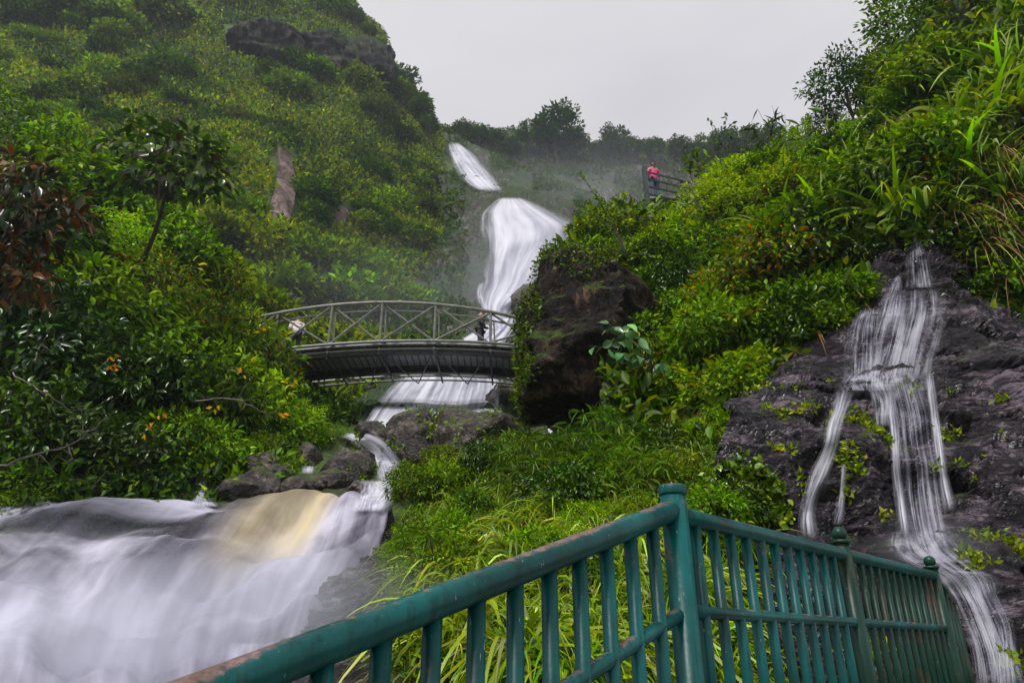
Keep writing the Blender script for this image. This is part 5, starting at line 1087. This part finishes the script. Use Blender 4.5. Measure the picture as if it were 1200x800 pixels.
sprig('sapling', W(856, 215, 16.5), [W(830, 138, 16.5), W(850, 132, 16.5), W(858, 145, 16.5), W(838, 150, 16.5)], 'slender sapling with a few small leaves against the sky', .14, .5, DARKG, 20)
sprig('leaning_branch', W(735, 300, 14.5), [W(680, 205, 14), W(700, 225, 14.2), W(690, 245, 14.2), W(665, 285, 14)], 'leafy branch leaning left into the gap by the great waterfall', .11, .4, GREEN, 40, .018, None, .3, 'branch')
sprig('broad_leaf_plant', W(985, 200, 15), [W(962, 125, 15), W(975, 120, 15), W(985, 132, 15), W(970, 150, 15)], 'plantain-like plant with broad upright leaves on the skyline', .5, .25, GREEN, 4, .02, M_GLOSS, .0, 'plant')
sprig('big_leaf_plant', W(775, 440, 11.6), [W(700, 372, 11.3), W(718, 400, 11.2), W(745, 415, 11), W(775, 425, 11), W(690, 405, 11.3), W(800, 430, 11), W(735, 380, 11.3)], 'plant with large pale heart-shaped leaves hanging across the boulder', .25, .62, [(.08, .16, .06), (.12, .22, .09), (.06, .13, .04)], 8, .014, M_GLOSS, .9, 'plant')
for px, py, Y in ((700, 500, 10.2), (690, 520, 9.8), (660, 530, 10.2), (725, 535, 9.4), (625, 530, 10.6), (755, 560, 8.8), (640, 560, 9.6), (690, 565, 8.8)):
    c = Vector(W(px, py, Y)); place('palm', 'bamboo_shrub', c - Vector((0, 0, .75)), rng.uniform(.55, .75), 'low bamboo-like shrub with drooping narrow leaves under the boulder', 'shrub', 'bamboo-like shrubs under the leaning boulder')
for px, py, Y, tips, lab in ((815, 225, 18, [(800, 178), (815, 172), (828, 182)], 'twiggy shoot above the bushes just right of the viewpoint fence'), (950, 200, 16.5, [(932, 150), (948, 140), (958, 158)], 'leafy shoot on the skyline left of the plantain-like plant'),
      (1025, 160, 15.5, [(1012, 112), (1030, 104), (1042, 120)], 'leafy shoot on the skyline left of the top right tree'), (1060, 120, 15, [(1048, 52), (1062, 46), (1078, 60)], 'tall leafy shoot against the sky at the top right')):
    sprig('leafy_shoot', W(px, py, Y), [W(a, b, Y) for a, b in tips], lab, .24, .42, GREEN + DARKG, 26, .016, None, .25, 'shoot')
for i in range(26):
    px, py = rng.uniform(800, 1190), rng.uniform(170, 400); h = hit(slope, px, py)
    if h is None or (1020 < px < 1110 and py > 270) or (px < 830 and py < 260): continue
    kk = ['biglf', 'fernd', 'palm', 'dark'][i % 4]; place(kk, 'shrub', h[0] + h[1] * .1, rng.uniform(.5, .85), {'biglf': 'large-leaved glossy shrub', 'fernd': 'dark arching fern', 'palm': 'narrow-leaved drooping shrub', 'dark': 'small dark shrub'}[kk] + ' among the bushes of the right hillside', 'shrub', {'biglf': 'large-leaved shrubs', 'fernd': 'dark ferns', 'palm': 'narrow-leaved shrubs', 'dark': 'small dark shrubs'}[kk] + ' of the right hillside')
# -- clumps on the near bank
for i in range(110):
    px, py = rng.uniform(455, 880), rng.uniform(570, 800)
    if py < 560 + (px < 520) * 20: continue
    h = hit(bank, px, py)
    if h is None: continue
    key = 'tuft' if rng.random() < .65 else 'tuftg'
    place1(key, 'grass_clump', h[0] - h[1] * .02, rng.uniform(.8, 1.25), 'arching %s grass clump on the near bank' % ('pale' if key == 'tuft' else 'deep green'), 'grass clump', '%s grass clumps on the near bank' % ('pale' if key == 'tuft' else 'deep green'))
for i in range(46):
    px, py = rng.uniform(470, 880), rng.uniform(535, 720) ; h = hit(bank, px, py)
    if h:
        kk = ['fine', 'gold', 'broad0', 'dark', 'fernd', 'palm'][i % 6]; far = min(1., h[0].y / 9)
        place(kk, 'low_shrub', h[0] - h[1] * .05, rng.uniform(.32, .55) * far, {'fine': 'low fine-leaved shrub', 'gold': 'low yellow-green shrub', 'broad0': 'low broad-leaved shrub', 'dark': 'low dark shrub', 'fernd': 'small fern', 'palm': 'low narrow-leaved shrub'}[kk] + ' between the grass clumps of the near bank', 'shrub', {'fine': 'fine-leaved', 'gold': 'yellow-green', 'broad0': 'broad-leaved', 'dark': 'dark', 'fernd': 'ferny', 'palm': 'narrow-leaved'}[kk] + ' low plants on the near bank')
tuft_proto('arch', 46, (.75, 1.25), (.018, .034), LIME + LIME + YELLG + [(.36, .42, .18), (.42, .46, .26)], (.7, 1.5), 1.0, .08, None, .25, 'blades', 8)
for px, py in ((600, 620), (650, 600), (560, 640), (700, 640), (620, 680), (580, 700), (670, 700), (740, 690), (640, 740), (700, 760), (560, 740), (530, 680), (630, 590), (590, 590), (690, 670), (650, 690), (610, 720), (560, 670), (520, 720), (600, 655), (725, 640), (750, 660), (680, 620), (760, 620), (720, 590), (600, 770), (670, 650), (780, 660), (545, 600), (500, 640), (620, 640)):
    h = hit(bank, px, py)
    if h: place1('arch', 'grass_clump', h[0] - h[1] * .02, rng.uniform(.9, 1.3), 'large pale grass clump with long arching blades on the near bank', 'grass clump', 'large arching grass clumps on the near bank')
for px, py in ((590, 650), (520, 660), (700, 610), (640, 570)):
    h = hit(bank, px, py)
    if h: place1('dry', 'dry_grass', h[0], .4, 'small tuft of orange dry grass on the near bank', 'grass clump', 'dry tufts on the near bank')
# -- creepers and moss
cover('boulder_moss', bigrock, 16000, .10, [DARKG, GREEN, OLIVE], .8, .5, lambda P, px, py: (py < 318 + 12 * np.sin(px / 15)) | (px < 618 + (480 - py) * .12 + 6 * np.sin(py / 11)) | ((px > 770) & (py < 400)), 'tri', M_LEAF, .16, .4, 'moss and creepers on the leaning boulder')
for rk in rocks[1:4]: cover('rock_moss', rk, 1500, .12, [GREEN, OLIVE], .8, .5, lambda P, px, py: fbm(P / .7, 2) > .12, 'tri', M_LEAF, .08, .3, 'moss patches on a creek boulder')
cover('rock_moss', rocks[4], 1600, .08, [GREEN, OLIVE], .8, .5, inpoly([(412, 545), (440, 540), (448, 560), (440, 572), (405, 570), (400, 556)]), 'tri', M_LEAF, .1, .3, 'moss cushion on the rounded creek boulder')
ivy = cover('ivy_patch', rrock, 90000, .065, [DARKG, GREEN, GREEN], .8, .8, inpoly([(820, 560), (845, 545), (872, 540), (900, 548), (918, 575), (926, 610), (915, 622), (880, 610), (850, 590), (835, 585)]), 'leaf', M_GLOSS, .12, .3, 'round patch of dark ivy leaves on the rock')
cover('rock_plants', rrock, 60000, .06, [GREEN, YELLG], .6, .5, lambda P, px, py: (fbm(P / .45 + 3, 3) > .30) & (py > 430), 'tri', M_LEAF, .06, .3, 'tiny plants and moss tufts on the wet rock face')
cover('shore_moss', shore, 9000, .05, [GREEN, OLIVE], .6, .5, lambda P, px, py: (px > 440) & (fbm(P / .5, 2) > 0), 'tri', M_LEAF, .06, .3, 'moss along the upper edge of the shore rock')
# ================================================================== LIGHT, SKY, AIR, CAMERA
SUN_EL, SUN_AZ = math.radians(58), math.radians(-150)     # azimuth from +y toward +x: behind and to the left
world = bpy.data.worlds.new('World'); scene.world = world; world.use_nodes = True; nt = world.node_tree; nt.nodes.clear()
sky = nt.nodes.new('ShaderNodeTexSky'); sky.sky_type = 'NISHITA'; sky.sun_disc = False; sky.sun_elevation = SUN_EL; sky.sun_rotation = SUN_AZ; sky.air_density = 1.0; sky.dust_density = 4.0; sky.ozone_density = 1.0
hs = nt.nodes.new('ShaderNodeHueSaturation'); hs.inputs['Saturation'].default_value = .12; nt.links.new(sky.outputs[0], hs.inputs['Color'])
# an even cloud sheet over the whole sky, with faint soft thickness changes
tc = nt.nodes.new('ShaderNodeTexCoord'); mpn = nt.nodes.new('ShaderNodeMapping'); mpn.inputs['Scale'].default_value = (1, 1, 2.5); nt.links.new(tc.outputs['Generated'], mpn.inputs[0])
nz = nt.nodes.new('ShaderNodeTexNoise'); nz.inputs['Scale'].default_value = 1.6; nz.inputs['Detail'].default_value = 4; nt.links.new(mpn.outputs[0], nz.inputs['Vector'])
rp = nt.nodes.new('ShaderNodeValToRGB'); rp.color_ramp.elements[0].position = .3; rp.color_ramp.elements[0].color = (SKYV * .84, SKYV * .825, SKYV * .87, 1); rp.color_ramp.elements[1].position = .7; rp.color_ramp.elements[1].color = (SKYV * 1.06, SKYV * 1.04, SKYV * 1.07, 1); nt.links.new(nz.outputs['Fac'], rp.inputs[0])
mx = nt.nodes.new('ShaderNodeMix'); mx.data_type = 'RGBA'; mx.inputs[0].default_value = .72; nt.links.new(hs.outputs[0], mx.inputs[6]); nt.links.new(rp.outputs[0], mx.inputs[7])
bg = nt.nodes.new('ShaderNodeBackground'); bg.inputs['Strength'].default_value = .12; nt.links.new(mx.outputs[2], bg.inputs[0])
ow = nt.nodes.new('ShaderNodeOutputWorld'); nt.links.new(bg.outputs[0], ow.inputs[0])
sl = bpy.data.lights.new('sun', 'SUN'); sl.energy = SUN_E; sl.angle = math.radians(10); sl.color = (1., .965, .91)
so = bpy.data.objects.new('sun', sl); COL.objects.link(so)
sd = Vector((math.sin(SUN_AZ) * math.cos(SUN_EL), math.cos(SUN_AZ) * math.cos(SUN_EL), math.sin(SUN_EL))); so.rotation_euler = sd.to_track_quat('Z', 'Y').to_euler(); so.location = sd * 30
if HAZE:
    mb = MB(); mb.box((0, 0, 100), (400, 400, 216)); hz = link('haze', mb.mesh('haze')); m, nt, out = newmat('haze_air')
    pv = N(nt, 'VolumePrincipled'); pv.inputs['Color'].default_value = (.80, .86, 1., 1); pv.inputs['Density'].default_value = HAZE; pv.inputs['Anisotropy'].default_value = 0.2
    L(nt, pv.outputs[0], out.inputs['Volume']); hz.data.materials.append(m); tag(hz, 'thin pale haze in the valley air', None, None, 'stuff')
cam = bpy.data.cameras.new('camera'); cam.sensor_width = 36; cam.lens = 24; cam.clip_end = 1000; cam.clip_start = .02
co = bpy.data.objects.new('camera', cam); COL.objects.link(co); co.location = (0, 0, Z0); co.rotation_euler = (math.radians(90) + PITCH, 0, 0); scene.camera = co
scene.view_settings.view_transform = 'Standard'; scene.view_settings.look = 'None'; scene.view_settings.exposure = EXPO; scene.view_settings.gamma = 1
cy = scene.cycles; cy.use_denoising = True
try: cy.denoiser = 'OPENIMAGEDENOISE'; cy.denoising_input_passes = 'RGB_ALBEDO_NORMAL'
except Exception: pass
cy.max_bounces = 7; cy.diffuse_bounces = 3; cy.glossy_bounces = 2; cy.transmission_bounces = 3; cy.transparent_max_bounces = 14; cy.volume_bounces = 1; cy.caustics_reflective = False; cy.caustics_refractive = False; cy.use_adaptive_sampling = True; cy.adaptive_threshold = .02
cy.sample_clamp_indirect = 4
